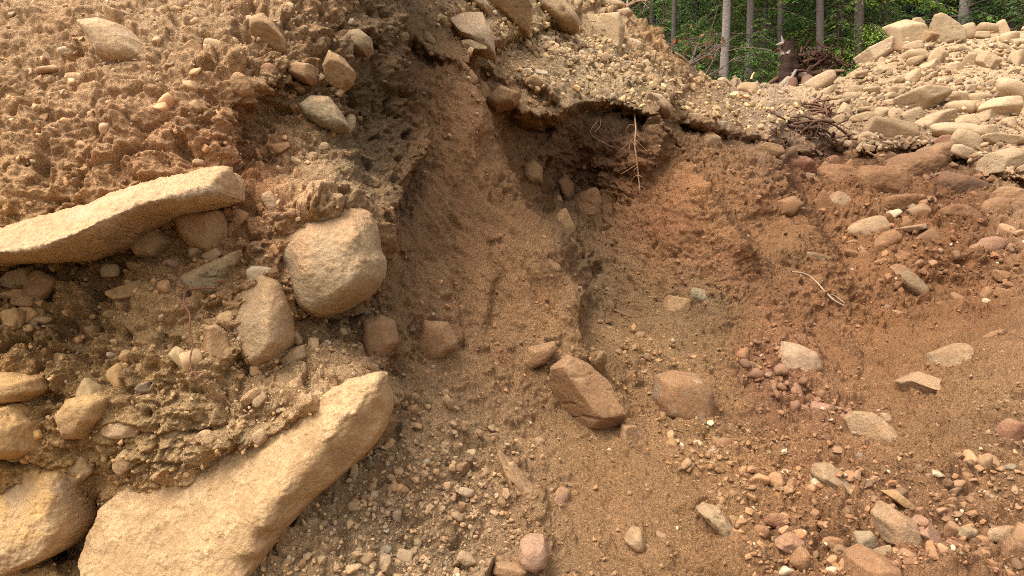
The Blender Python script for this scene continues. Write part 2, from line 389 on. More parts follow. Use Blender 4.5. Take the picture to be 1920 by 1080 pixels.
def relief(P, N, rough, streak, stone, seed, att=1.0, shape=None):
    """Displace P (n,3) along N by clods, crumbs, gullies and half-buried stones; returns points and stone tint."""
    d = .10 * fbm(P * 1.7, 4, seed) * (.4 + .6 * rough)
    d += .070 * rough * fbm(P * 4.5, 4, seed + 3, .48)
    d += .03 * rough * fbm(P * np.array([3, 3, 11]), 3, seed + 4, .5, ridged=True)
    cl = fbm(P * 13, 3, seed + 5, .6, ridged=True)
    d += .018 * att * rough * cl
    pits = ss(.16, .42, fbm(P * 9 + 5, 3, seed + 6))
    d -= .05 * att * rough * pits
    # broken clods: stepped, cracked lumps at three sizes
    Wp = P + .05 * np.stack([fbm(P * 5, 3, seed + 81), fbm(P * 5, 3, seed + 82), fbm(P * 5, 3, seed + 83)], 1) + .012 * np.stack([fbm(P * 24, 2, seed + 84), fbm(P * 24, 2, seed + 85), fbm(P * 24, 2, seed + 86)], 1)
    patchy = ss(-.25, .25, fbm(P * 2.1 + 9, 3, seed + 87))
    for cs, amp, k in ((.19, .060, 1), (.075, .024, 2), (.030, .009, 3)):
        f1, hh_, f2 = worley(Wp * np.array([1, 1, 1.3]) / cs, seed + 90 + k)
        st = hrand(hh_, 3) - .5
        d += (att if k > 1 else np.sqrt(att)) * amp * np.clip(rough, 0, 1.7) * (.35 + .65 * patchy) * (st * ss(0, .25, f2 - f1) - .5 * (1 - ss(0, .16, f2 - f1)))
    # gullies and scrape marks running down the slope
    a = np.array([.55, -.10, -.83]); a /= np.linalg.norm(a); b = np.cross(a, [0.30, -.85, .43]); b /= np.linalg.norm(b); c = np.cross(a, b)
    st = lambda f, ratio: np.stack([P @ a * f / ratio, P @ b * f, P @ c * f], 1) + .05 * np.stack([fbm(P * 3, 2, seed + 55)] * 3, 1)
    d += streak * np.sqrt(att) * (.055 * fbm(st(4.0, 8), 2, seed + 9, .5) + .034 * fbm(st(11, 12), 2, seed + 12, .5, ridged=True) + .013 * fbm(st(34, 12), 2, seed + 15, .6, ridged=True))
    d += streak * .016 * att * ss(.1, .5, fbm(P * 16, 3, seed + 17))
    d += .0078 * att * (.75 + .2 * rough) * fbm(P * 48, 4, seed + 20, .75)
    tint = np.ones((len(P), 3), np.float32)
    for size, sd_, fill, lim in ((.17, 1, .22, .45), (.075, 2, .35, .25), (.035, 3, .5, .1), (.017, 4, .5, .0)):
        Pw = P * np.array([1, 1, 1.35]) + size * .22 * np.stack([fbm(P / size * 1.3, 2, 51 + sd_), fbm(P / size * 1.3, 2, 61 + sd_), fbm(P / size * 1.3, 2, 71 + sd_)], 1)
        h, m, hs = stones(Pw, size, seed + 40 + sd_, fill)
        on = m & (hrand(hs, 5) < np.clip(stone - lim, 0, 1) * .6 + .03 * rough)
        d += np.where(on, h * .8, 0)
        v = .8 + .55 * hrand(hs, 7); w = hrand(hs, 8) - .5
        tt = np.stack([v * (1 + .08 * w), v, v * (1 - .15 * w)], 1)
        tint = np.where(on[:, None], tt, tint)
    if shape:      # take the sharpest spikes off
        g = d.reshape(shape)
        for _ in range(2 if shape[1] < 1000 else 1):
            p = np.pad(g, 1, 'edge'); g = .5 * g + .125 * (p[:-2, 1:-1] + p[2:, 1:-1] + p[1:-1, :-2] + p[1:-1, 2:])
        d = g.ravel()
    return P + N * d[:, None].astype(np.float64), tint

def pit_d(px, py):
    return bil(pit_depth, GX, GY, px, py)[..., 0]

NC, NR, NB = 1180, 740, 40
us = np.concatenate([np.linspace(330, 1950, NC - 90), np.linspace(1953, 2300, 90)])
tv = np.concatenate([np.linspace(0, .30, 50, endpoint=False), np.linspace(.30, 1, NR - 50)])
U = np.tile(us, (NR, 1))
top = np.interp(us, PIT_TOP[:, 0], PIT_TOP[:, 1])
Vp = np.where(tv[:, None] < .30, 1500 + (1095 - 1500) * tv[:, None] / .30, 1095 + (top[None] - 1095) * np.clip((tv[:, None] - .30) / .70, 0, 1))
P0 = pt(U, Vp, pit_d(U, Vp))
# behind the crest the ground runs back and down
drop = np.interp(us, [330, 1100, 1250, 1330, 1400, 1520, 1560, 1700, 2300], [.5, .5, .6, .25, -.06, -.06, .3, .55, .55])
s = (np.linspace(0, 1, NB + 1)[1:] ** 1.6 * 7.0)[:, None]
back = np.zeros((NB, NC, 3)); back += P0[-1][None]
back[..., 1] += s; back[..., 2] -= s * drop[None] * (1 - np.exp(-s / .5))
back[..., 0] += s * .25 * np.clip((us - 960) / FPX, -1, 1)[None]
P0 = np.concatenate([P0, back], 0); U = np.concatenate([U, np.tile(us, (NB, 1))], 0); Vp = np.concatenate([Vp, np.tile(top, (NB, 1))], 0)
N0 = grid_normals(smooth_grid(P0, 7)); N0 = N0 + .35 * (CAM + np.array([0, 0, 2.0]) - P0) / np.linalg.norm(CAM + np.array([0, 0, 2.0]) - P0, axis=-1, keepdims=True) * np.sign((N0[100, 500] @ (CAM - P0[100, 500]))); N0 /= np.linalg.norm(N0, axis=-1, keepdims=True)
if (N0[100, 500] @ (CAM - P0[100, 500])) < 0: N0 = -N0
Pf, Nf, uf, vf = P0.reshape(-1, 3), N0.reshape(-1, 3), U.ravel(), Vp.ravel()
g_ = lambda g: bil(g, GX, GY, np.clip(uf, -300, 2300), np.clip(vf, -300, 1500))[..., 0]
rough, streak, stone = g_(rough_grid), g_(streak_grid), g_(stone_grid)
PIT_V, tint = relief(Pf, Nf, rough, streak, stone, 100, sampling(smooth_grid(P0, 2, 1)), P0.shape[:2])
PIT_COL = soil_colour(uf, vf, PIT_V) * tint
PIT_N, PIT_STONE, PIT_U, PIT_VV = Nf, stone, uf, vf
F = grid_faces(NR + NB, NC)
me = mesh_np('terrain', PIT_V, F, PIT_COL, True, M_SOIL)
tag(obj('terrain', me), 'brown dug-out earth slopes, pit and bench below the forest', 'earth slope', kind='structure')
PIT_GRID = PIT_V.reshape(NR + NB, NC, 3)

# ------------------------------------------------------------------ terrain: the near cut bank with its big boulders
BANK_PTS = np.array([
 (165,955,3.1),(172,985,3.1),(120,930,2.68),(215,930,2.74),(200,1062,2.95),(100,1078,2.9),(300,1090,2.9),
 (-400,1500,1.75),(0,1500,1.8),(500,1500,1.85),(-400,1080,2.2),(-100,1080,2.45),(100,1080,2.5),(300,1080,2.55),(500,1080,2.6),(-400,900,2.3),(0,920,2.62),(150,950,2.8),(180,1000,2.75),(230,940,2.7),(350,860,2.66),(480,830,2.66),
 (600,780,2.72),(700,740,2.8),(600,900,2.85),(690,830,2.95),(0,800,2.62),(250,800,2.62),(450,780,2.62),(560,740,2.70),(650,700,2.82),(715,710,2.95),
 (0,700,2.66),(150,680,2.75),(300,680,2.68),(450,690,2.75),(590,690,2.88),(640,660,3.0),(730,650,3.15),
 (-400,600,2.4),(0,600,2.72),(120,600,2.79),(300,580,2.72),(450,580,2.80),(590,600,3.05),(640,610,3.2),
 (0,520,2.76),(150,520,2.82),(300,500,2.86),(420,500,2.78),(500,500,2.88),(620,500,3.0),(700,500,3.1),
 (0,400,2.72),(200,370,2.80),(380,330,2.86),(460,400,2.92),(540,380,2.92),(640,370,3.0),(710,400,3.12),
 (0,300,2.86),(200,290,2.90),(400,300,2.90),(445,300,3.0),(500,330,3.12),(600,320,3.1),(660,330,3.15),(690,340,3.3),(740,340,3.5),
 (-400,200,2.6),(0,180,3.0),(200,180,3.0),(400,200,2.96),(470,175,3.0),(500,200,3.2),(560,220,3.25),(620,240,3.3),(660,260,3.45),(720,250,3.6),(790,250,3.9),
 (0,80,3.2),(220,60,3.2),(400,90,3.15),(500,90,3.25),(580,130,3.35),(640,150,3.42),(680,120,3.6),(740,150,3.75),(770,180,3.85),
 (-400,0,2.9),(0,0,3.4),(300,0,3.4),(500,0,3.45),(600,20,3.5),(650,0,3.65),(700,20,3.85),(745,20,3.95),(-400,-350,3.5),(0,-350,4.2),(400,-350,4.2),(740,-350,4.6)])
inv = blur(interp_rbf(BANK_PTS[:, :2], 1 / BANK_PTS[:, 2], GX, GY), 3)
bank_depth = 1 / np.clip(inv, .05, .8)
bank_depth += scarp([(484,150),(478,195),(446,240),(434,300),(428,332)], .15, 13, 80)
bank_depth += scarp([(450,388),(330,404),(270,430),(235,464),(165,490),(0,500),(-90,505)], .09, 11, 60)
bank_depth += scarp([(735,520),(700,575),(610,606),(545,575)], .14, 11, 45)
bank_depth += scarp([(545,640),(520,690),(480,700),(440,660)], .07, 8, 40)
bank_depth += scarp([(670,60),(655,150),(668,240),(672,330),(690,380)], .12, 22, 60)
def bank_d(px, py):
    return bil(bank_depth, GX, GY, px, py)[..., 0]
EDGE = np.array([(-350,738),(0,742),(60,750),(130,760),(190,776),(215,788),(250,797),(290,788),(330,758),(370,735),(400,722),(450,712),(540,690),(585,650),(605,640),(622,690),(640,742),(665,735),(695,690),
                 (730,700),(760,712),(820,684),(870,640),(930,570),(985,508),(1045,465),(1080,455),(1500,430)], float)
BC, BR, BB = 620, 820, 150
vs = np.concatenate([np.linspace(1450, 1096, 50, endpoint=False), np.linspace(1096, -14, BR - 100), np.linspace(-16, -340, 50)])
edge = np.interp(vs, EDGE[:, 0], EDGE[:, 1])
ev = np.stack([vs / 46, 0 * vs, 0 * vs + 3.3], 1); edge = edge + 20 * fbm(ev, 4, 505, .62) * ss(640, 560, vs)
tu = np.linspace(0, 1, BC)
U = np.where(tu[None] < .12, -380 + 370 * tu[None] / .12, -10 + (edge[:, None] + 10) * (np.clip((tu[None] - .12) / .88, 0, 1) ** .85))
Vp = np.tile(vs[:, None], (1, BC))
P0 = pt(U, Vp, bank_d(U, Vp))
s = (np.linspace(0, 1, BB + 1)[1:] ** 1.15)[None, :, None]
side = np.repeat(P0[:, -1:, :], BB, 1)
side = side + s * np.array([-.35, 1.6, -.15]) + np.sin(s * math.pi * .5) * np.array([.05, .0, 0])
P0 = np.concatenate([P0, side], 1); U = np.concatenate([U, np.repeat(edge[:, None], BB, 1)], 1); Vp = np.concatenate([Vp, np.repeat(vs[:, None], BB, 1)], 1)
BCT = BC + BB
# top of the bank: run back from its upper rim
s = (np.linspace(0, 1, 26)[1:] * 4.0)[:, None, None]
topb = P0[-1][None] + s * np.array([0, 1, .12])
P0 = np.concatenate([P0, topb], 0); U = np.concatenate([U, np.repeat(U[-1:], 25, 0)], 0); Vp = np.concatenate([Vp, np.repeat(Vp[-1:], 25, 0)], 0)
N0 = grid_normals(smooth_grid(P0, 16))
if (N0[300, 200] @ (CAM - P0[300, 200])) < 0: N0 = -N0
Pf, Nf, uf, vf = P0.reshape(-1, 3), N0.reshape(-1, 3), U.ravel(), Vp.ravel()
g_ = lambda g: bil(g, GX, GY, np.clip(uf, -300, 2300), np.clip(vf, -300, 1500))[..., 0]
b_rough = field([(0,0,.75),(300,50,.75),(200,200,1.0),(450,250,1.3),(600,60,1.3),(700,100,.8),(740,250,.6),(690,330,.5),(600,300,.9),(350,420,1.2),(300,560,1.2),(100,560,1.4),(450,450,.9),(650,640,.8),(600,760,.9),(300,760,1.1),(100,780,1.0),(100,900,.9),(400,850,.9),(650,850,.8),(0,1080,1),(500,1080,1),(-400,500,1),(-400,-300,1)])
b_stone = field([(0,0,.3),(300,50,.6),(200,200,.3),(450,250,.45),(600,60,.6),(700,150,.35),(740,250,.35),(600,300,.55),(350,420,.5),(300,560,.8),(100,560,.6),(450,450,.4),(600,760,1.1),(300,760,1.1),(100,880,.9),(400,850,1.0),(0,1080,.7),(500,1080,.7),(-400,500,.5),(-400,-300,.5)])
rough, stone = g_(b_rough), g_(b_stone)
BANK_V, tint = relief(Pf, Nf, rough * 1.1, rough * 0, stone, 300, sampling(smooth_grid(P0, 2, 1)), P0.shape[:2])
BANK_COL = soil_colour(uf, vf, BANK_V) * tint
BANK_N, BANK_STONE, BANK_U, BANK_VV = Nf, stone, uf, vf
pit_amt = g_(field([(0,0,0),(500,100,.2),(600,60,.45),(690,100,1),(740,230,1),(700,320,1),(640,300,.3),(560,240,.4),(480,230,.8),(300,250,.25),(300,560,.5),(80,540,.8),(400,420,.4),(650,640,.5),(300,800,.3),(600,760,.2),(0,1080,.2),(500,1080,0),(-400,500,0),(-400,-300,0),(750,450,.3)]))
hole = ss(.10, .34, fbm(BANK_V * np.array([11, 11, 13]), 3, 411, .55))
BANK_V = BANK_V - Nf * (.075 * np.clip(pit_amt, 0, 1) * hole * np.sqrt(sampling(smooth_grid(P0, 2, 1))))[:, None]
me = mesh_np('earth_bank', BANK_V, grid_faces(BR + 25, BCT), BANK_COL, True, M_SOIL)
tag(obj('earth_bank', me), 'tan vertical cut earth bank studded with big boulders', 'earth bank', kind='structure')

# ------------------------------------------------------------------ the ground, one sheet out to the horizon
gx = np.concatenate([-np.geomspace(400, 6, 30), np.linspace(-5, 40, 60), np.geomspace(42, 500, 25)])
gy = np.concatenate([np.linspace(-300, -4, 14), np.linspace(-3, 60, 100), np.geomspace(62, 900, 30)])
X, Y = np.meshgrid(gx, gy)
Z = -0.35 + 4.25 * ss(11.2, 16.0, Y + 0 * X) + np.clip(Y - 16, 0, 200) * .13 + np.clip(Y - 216, 0, None) * .02
Pg = np.stack([X, Y, Z], -1).reshape(-1, 3)
Pg[:, 2] += .25 * fbm(Pg * .35, 4, 5) * (Pg[:, 1] > 15)
n = fbm(Pg * 3, 3, 8)[:, None]
cg = lin(92, 78, 52) * (1 + .5 * n)
tag(obj('ground', mesh_np('ground', Pg, grid_faces(len(gy), len(gx)), cg, True, M_SOIL)), 'dark forest floor running back under the trees', 'ground', kind='structure')
# ------------------------------------------------------------------ rocks
_ICO = {}
def ico(level):
    if level not in _ICO:
        bm = bmesh.new(); bmesh.ops.create_icosphere(bm, subdivisions=level, radius=1.0)
        V = np.array([v.co[:] for v in bm.verts]); F = np.array([[v.index for v in f.verts] for f in bm.faces]); bm.free()
        _ICO[level] = (V / np.linalg.norm(V, axis=1, keepdims=True), F)
    return _ICO[level]

PAL = dict(cream=(194, 166, 132), tan=(174, 145, 110), ochre=(170, 134, 92), brown=(146, 108, 74), rust=(138, 94, 70), pink=(166, 128, 104), grey=(146, 134, 116), greygreen=(146, 134, 104),
           white=(204, 188, 164), greytan=(166, 142, 108), dark=(104, 78, 58), amber=(172, 134, 90), buff=(184, 156, 120), silt=(160, 124, 86))

def vnormals(V, F):
    n = np.cross(V[F[:, 1]] - V[F[:, 0]], V[F[:, 2]] - V[F[:, 0]])
    out = np.zeros_like(V)
    for k in range(3):
        for a in range(3): out[:, a] += np.bincount(F[:, k], n[:, a], len(V))
    return out / (np.linalg.norm(out, axis=1, keepdims=True) + 1e-12)

def facet_radius(D, r, n, p, lo=.72, hi=1.1):
    """Radius of a body cut by n random planes, with edges rounded by the power p."""
    k = r.normal(size=(n, 3)); k /= np.linalg.norm(k, axis=1, keepdims=True)
    k = np.concatenate([k, np.array([[1, 0, 0], [-1, 0, 0], [0, 1, 0], [0, -1, 0], [0, 0, 1], [0, 0, -1.]])]); d = np.concatenate([r.uniform(lo, hi, n), np.full(6, 1.0)])
    q = np.clip(D @ k.T, 0, None) / d
    return ((q ** p).sum(1)) ** (-1.0 / p)

def to_world(L):
    return L[:, :1] * RIGHT + L[:, 1:2] * UP - L[:, 2:3] * FWD

def dirt_mask(Pw, N, dust, o):
    return ss(.30, .62, .55 * N[:, 2] + .75 * fbm((Pw + o) * 6, 5, 33, .62) + .12) * min(1.0, dust * 1.25) if dust else np.zeros(len(Pw))

def paint(Pw, N, colour, dust, r, vein=0.0, patch=None, size=.1, dm=None, earth=None):
    """Rock colour: mottling, veins, weathered patches, and dirt lying on what faces up."""
    c = np.tile(lin(*PAL[colour]) * .84, (len(Pw), 1)); o = r.uniform(-50, 50, 3); Q = Pw + o
    c = c * (1 + .30 * fbm(Q * 7, 4, 3) + .24 * fbm(Q * 45, 4, 4, .7))[:, None]
    bed = fbm((Q @ np.array([[.96, .1, .25], [-.1, .99, .05], [-.25, 0, .96]])) * np.array([3, 3, 26]) + .4, 4, 53, .6)
    c = c * (1 + .30 * bed)[:, None]
    specks = ss(.35, .6, fbm(Q * 70, 2, 8))[:, None]
    c = c * (1 - .2 * specks)
    warm = ss(.05, .5, fbm(Q * (.9 / max(size, .05)), 4, 13, .6))[:, None]
    c = c * (1 - warm * np.array([.08, .15, .22]))
    if vein:
        vv = ss(.82, .97, fbm(Q * np.array([5, 9, 14]), 3, 14, ridged=True))[:, None] * vein
        c = c * (1 - vv) + lin(222, 212, 196) * vv
    if patch is not None:
        pc, amt = patch
        m = ss(.08, .3, fbm(Q * (1.3 / max(size, .05)), 4, 23, .55))[:, None] * amt
        c = c * (1 - m) + lin(*PAL[pc]) * m
    stain = ss(.12, .42, fbm(Q * (1.1 / max(size, .05)) + 7, 4, 43, .6))[:, None]
    c = c * (1 - stain * np.array([.34, .42, .50]))
    film = np.clip(.28 + .5 * fbm(Q * 4, 4, 19), 0, .7)[:, None]
    c = c * (1 - film) + earth * 1.08 * film
    if dust:
        m = dm[:, None]
        c = c * (1 - m) + earth * (1 + .4 * fbm(Q * 30, 3, 9))[:, None] * m
    return np.clip(c, .01, .85)

def level_for(w):
    return 7 if w > 330 else 6 if w > 120 else 5 if w > 48 else 4 if w > 20 else 3

RINFO = []
ROCKS = []      # (px, py, w, h) already placed
def finish(name, label, cat, group, Lv, F, origin, colour, dust, r, vein, patch, size, nz, crack, at):
    earth = bil(zone_grid, GX, GY, at[0], at[1])
    W = to_world(Lv); N = vnormals(W, F)
    if (N * W).sum() < 0: F = F[:, ::-1]; N = -N
    Pw = W + origin; o = r.uniform(-40, 40, 3)
    d = size * nz * (fbm((Pw + o) * 1.1 / size, 4, 1) + .5 * fbm((Pw + o) * 3.4 / size, 4, 2, .6))
    if crack:
        d -= size * crack * ss(.72, 1.0, fbm((Pw + o) * np.array([.8, .8, 2.4]) / size, 3, 5, ridged=True))
    d += size * nz * .34 * fbm((Pw + o) * 11 / size, 4, 6, .65) - size * .02 * ss(.25, .6, fbm((Pw + o) * 5 / size, 4, 16, .6))
    o2 = r.uniform(-40, 40, 3); dm = dirt_mask(Pw, N, dust, o2)
    d += dm * min(.016, .07 * size) * (.7 + 1.1 * fbm((Pw + o) * 38, 4, 7, .7))
    W = W + N * d[:, None]
    N = vnormals(W, F)
    me = mesh_np(name, W, F, paint(W + origin, N, colour, dust, r, vein, patch, size, dm, earth), True, M_ROCK)
    ob = obj(name, me); ob.location = origin
    return tag(ob, label, cat, group)

def rock(name, label, cx, cy, w, h, ang=0, shape='round', colour='tan', on='pit', proud=.25, dust=.5, group=None, cat=None, thick=None, vein=0.0, patch=None, seed=None, lev=None):
    seed = int(cx * 131 + cy * 17) if seed is None else seed
    r = np.random.default_rng(seed)
    d = float((pit_d if on == 'pit' else bank_d)(cx, cy))
    D, F = ico(lev or level_for(max(w, h)))
    spec = dict(round=(7, 4.5, .85, 1.1, .05, .0), block=(9, 16, .68, 1.05, .035, .03), slab=(10, 18, .7, 1.1, .04, .04), angular=(8, 26, .62, 1.0, .05, .05), clod=(14, 7, .7, 1.1, .16, .0), cobble=(10, 6, .78, 1.1, .05, .01))[shape]
    L = D * facet_radius(D, r, spec[0], spec[1], spec[2], spec[3])[:, None]
    # a little tumble out of the picture plane, then fit to the seen size
    a, b = r.uniform(-.35, .35, 2)
    Rx = np.array([[1, 0, 0], [0, math.cos(a), -math.sin(a)], [0, math.sin(a), math.cos(a)]]); Ry = np.array([[math.cos(b), 0, math.sin(b)], [0, 1, 0], [-math.sin(b), 0, math.cos(b)]])
    L = L @ (Rx @ Ry).T
    hw, hh = w / 2 / FPX * d, h / 2 / FPX * d
    T = thick if thick else .5 * (hw + hh) * (.8 if shape != 'slab' else .7)
    L = L / np.abs(L).max(0) * np.array([hw, hh, T])
    t = -R(ang); ca, sa = math.cos(t), math.sin(t)
    L = np.stack([L[:, 0] * ca - L[:, 1] * sa, L[:, 0] * sa + L[:, 1] * ca, L[:, 2]], 1)
    org = pt(cx, cy, d - T * proud)
    ROCKS.append((cx, cy, w, h)); RINFO.append((cx, cy, w, h, ang, on, None))
    return finish(name, label, cat or name.replace('_', ' '), group, L, F, org, colour, dust, r, vein, patch, (hw * hh * T) ** (1 / 3), spec[4], spec[5], (cx, cy))

def outline(name, label, poly, thick, colour='tan', on='pit', proud=.25, dust=.4, flat=.55, cuts=(), nz=.04, crack=.02, vein=0.0, patch=None, group=None, cat=None, centre=None, seed=None, lev=None, tilt=(0, 0)):
    """A rock whose seen outline is known: real size, real thickness, its own distance. cuts: (nx, ny, nz, d) flatten a face (d as a share of the half size)."""
    p = np.array(poly, float); c = np.array(centre, float) if centre else (p.min(0) + p.max(0)) / 2
    r = np.random.default_rng(int(c[0] * 131 + c[1] * 17) if seed is None else seed)
    d0 = float((pit_d if on == 'pit' else bank_d)(c[0], c[1]))
    wpx = np.ptp(p[:, 0]); hpx = np.ptp(p[:, 1])
    T = thick; depth = d0 - T * proud
    q = (p - c) * np.array([1, -1]) / FPX * depth
    # outline resampled by angle (smoothed corners)
    seg = np.concatenate([q, q[:1]]); pts = np.concatenate([seg[i] + (seg[i + 1] - seg[i]) * np.linspace(0, 1, 200, endpoint=False)[:, None] for i in range(len(q))])
    th = np.arctan2(pts[:, 1], pts[:, 0]); rr = np.hypot(pts[:, 0], pts[:, 1]); o = np.argsort(th)
    tg = np.linspace(-math.pi, math.pi, 1081); rg = np.interp(tg, th[o], rr[o], period=2 * math.pi)
    k = np.array([1, 4, 6, 4, 1.]) / 16; rp = np.concatenate([rg[-5:-1], rg, rg[1:5]]); 
    for _ in range(2): rp[2:-2] = np.convolve(rp, k, 'same')[2:-2]
    rg = rp[4:-4]
    D, F = ico(lev or level_for(max(wpx, hpx)))
    s = np.hypot(D[:, 0], D[:, 1]); ang = np.arctan2(D[:, 1], D[:, 0])
    rad = np.interp(ang, tg, rg)
    sf = s ** flat
    zz = np.sign(D[:, 2]) * np.abs(D[:, 2]) ** 1.0
    # superellipse profile: full outline near mid plane, flat front
    L = np.stack([np.cos(ang) * rad * sf, np.sin(ang) * rad * sf, zz * T * (1 - .0 * s)], 1)
    half = np.array([wpx / 2 / FPX * depth, hpx / 2 / FPX * depth, T])
    for cut in cuts:
        if len(cut) == 3:            # a face through three points: photo x, y and depth as a share of the thickness
            Q3 = np.array([[(a_ - c[0]) / FPX * depth, (c[1] - b_) / FPX * depth, z_ * T] for a_, b_, z_ in cut])
            n = np.cross(Q3[1] - Q3[0], Q3[2] - Q3[0]); n /= np.linalg.norm(n)
            if n[2] < 0: n = -n
            e = L @ n - Q3[0] @ n
        else:
            nx, ny, nzc, dd = cut
            n = np.array([nx, ny, nzc], float) / half; ln = np.linalg.norm(n); n /= ln
            e = L @ n - dd / ln
        soft = .025 * half.min()
        over = soft * np.logaddexp(0, e / soft)
        L = L - n * (over * .93)[:, None]
    L[:, 2] += tilt[0] * L[:, 0] + tilt[1] * L[:, 1]
    org = pt(c[0], c[1], depth)
    ROCKS.append((c[0], c[1], wpx, hpx)); RINFO.append((c[0], c[1], wpx, hpx, 0, on, (tg, rg * FPX / depth)))
    return finish(name, label, cat or name.replace('_', ' '), group, L, F, org, colour, dust, r, vein, patch, float(np.prod(half) ** (1 / 3)), nz, crack, c)

def chaikin(p, it=2):
    for _ in range(it):
        q = np.roll(p, -1, 0); p = np.stack([.85 * p + .15 * q, .15 * p + .85 * q], 1).reshape(-1, 2)
    return p

def sculpt(label, poly, depth, heights, width, colour, dust=.4, nz=.04, crack=0.0, vein=0.0, patch=None, back=.2, on='bank', name='boulder', step=1.5, seed=None):
    """A boulder from its outline and the swell of its face: heights are (x, y, metres in front of the outline's plane)."""
    p = chaikin(np.array(poly, float)); c = (p.min(0) + p.max(0)) / 2; r = np.random.default_rng(int(c[0] * 131 + c[1] * 17) if seed is None else seed)
    gx_ = np.arange(p[:, 0].min() - 2 * step, p[:, 0].max() + 2 * step, step); gy_ = np.arange(p[:, 1].min() - 2 * step, p[:, 1].max() + 2 * step, step)
    X, Y = np.meshgrid(gx_, gy_); sh = X.shape; X, Y = X.ravel(), Y.ravel()
    best = np.full(X.shape, 1e9); bx, by = X.copy(), Y.copy(); ins = np.zeros(X.shape, bool)
    for i in range(len(p)):
        a, e = p[i], p[(i + 1) % len(p)] - p[i]; l2 = max((e ** 2).sum(), 1e-9)
        t = np.clip(((X - a[0]) * e[0] + (Y - a[1]) * e[1]) / l2, 0, 1); qx, qy = a[0] + t * e[0], a[1] + t * e[1]; d = np.hypot(X - qx, Y - qy)
        m = d < best; best = np.where(m, d, best); bx = np.where(m, qx, bx); by = np.where(m, qy, by)
        b_ = p[(i + 1) % len(p)]; cr = (a[1] > Y) != (b_[1] > Y)
        xi = (b_[0] - a[0]) * (Y - a[1]) / (b_[1] - a[1] if b_[1] != a[1] else 1e-9) + a[0]; ins ^= cr & (X < xi)
    keep = ins | (best < step * 1.3); X = np.where(ins, X, bx); Y = np.where(ins, Y, by); d = np.where(ins, best, 0)
    hp = np.array(heights, float); H = blur(interp_rbf(hp[:, :2], hp[:, 2], gx_, gy_, .004), 45).reshape(-1)
    t = np.clip(d / width, 0, 1); z = np.clip(H, .015, None) * np.sqrt(1 - (1 - t) ** 2); zb = -back * np.sqrt(1 - (1 - np.clip(d / (width * 2), 0, 1)) ** 2)
    idx = np.arange(len(X)).reshape(sh); kq = keep.reshape(sh)
    q = np.stack([idx[:-1, :-1], idx[1:, :-1], idx[1:, 1:], idx[:-1, 1:]], -1).reshape(-1, 4); q = q[keep[q].all(1) & ins[q].any(1)]
    used = np.unique(q); rem = np.full(len(X), -1); rem[used] = np.arange(len(used))
    lx, ly = (X[used] - c[0]) / FPX * depth, (c[1] - Y[used]) / FPX * depth; n = len(used)
    L = np.concatenate([np.stack([lx, ly, z[used]], 1), np.stack([lx, ly, zb[used]], 1)]); q = rem[q]
    tri = np.concatenate([q[:, [0, 1, 2]], q[:, [0, 2, 3]]]); F = np.concatenate([tri, tri[:, ::-1] + n])
    # the two halves share their rim
    rim = np.nonzero(~ins[used])[0]; mp = np.arange(2 * n); mp[rim + n] = rim; F = mp[F]
    wpx, hpx = np.ptp(p[:, 0]), np.ptp(p[:, 1]); ROCKS.append((c[0], c[1], wpx, hpx))
    th = np.arctan2(-(p[:, 1] - c[1]), p[:, 0] - c[0]); rr = np.hypot(p[:, 0] - c[0], p[:, 1] - c[1]); o = np.argsort(th)
    tg = np.linspace(-math.pi, math.pi, 361); RINFO.append((c[0], c[1], wpx, hpx, 0, on, (tg, np.interp(tg, th[o], rr[o], period=2 * math.pi))))
    return finish(name, label, name, None, L, F, pt(c[0], c[1], depth), colour, dust, r, vein, patch, float((wpx * hpx) ** .5 / FPX * depth * .4), nz, crack, c)

# ---- boulders and stones of the near bank
B = 'bank'
sculpt('long pale cream ledge of rock jutting from the near earth bank', [(-90,440),(0,436),(60,415),(130,397),(230,362),(330,332),(425,314),(439,332),(437,374),(400,386),(330,402),(275,424),(235,458),(165,486),(90,491),(0,497),(-90,507)], 2.74,
       [(-80,450,.14),(0,480,.22),(0,440,.08),(90,470,.24),(90,415,.08),(165,462,.25),(180,395,.08),(225,432,.23),(240,375,.07),(280,395,.17),(330,368,.16),(330,340,.05),(400,362,.15),(425,330,.08),(430,350,.12)], 13, 'cream', .5, .10, patch=('ochre', .3))
sculpt('big blunt tan boulder overhanging the chute, dirt on its top', [(505,480),(518,440),(540,410),(590,390),(640,384),(690,398),(708,428),(714,470),(724,492),(720,525),(690,560),(640,587),(605,598),(575,586),(553,560),(525,530)], 3.0,
       [(515,470,.06),(540,425,.03),(620,395,.03),(690,405,.05),(550,480,.15),(580,440,.10),(610,450,.18),(680,455,.21),(600,520,.22),(660,520,.24),(705,490,.18),(570,560,.16),(620,575,.18),(540,510,.07)], 34, 'greytan', .85, .05, patch=('grey', .5))
sculpt('largest smooth tan boulder with a flat face, foot of the near bank', [(198,1024),(198,985),(218,940),(275,885),(340,850),(400,834),(470,822),(515,806),(560,768),(610,738),(660,712),(716,702),(736,762),(718,815),(672,866),(598,926),(545,985),(500,1052),(464,1074),(380,1080),(280,1066),(220,1050)], 2.76,
       [(205,1000,.17),(230,1000,.21),(250,940,.14),(300,960,.19),(280,900,.07),(350,900,.13),(340,860,.04),(450,865,.10),(470,830,.05),(430,950,.21),(480,900,.17),(380,1040,.285),(280,1035,.26),(380,990,.245),(490,960,.25),(500,1040,.31),(522,990,.305),(545,945,.29),(575,895,.265),(610,850,.23),(640,808,.20),(680,765,.16),(712,732,.12),(540,860,.17),(560,800,.08),(600,790,.12),(660,730,.07),(565,960,.16),(598,915,.10),(600,880,.19),(650,840,.12),(672,855,.05),(700,790,.08),(545,975,.16),(520,1010,.20),(728,765,.04)], 9, 'ochre', .8, .035, patch=('brown', .45))
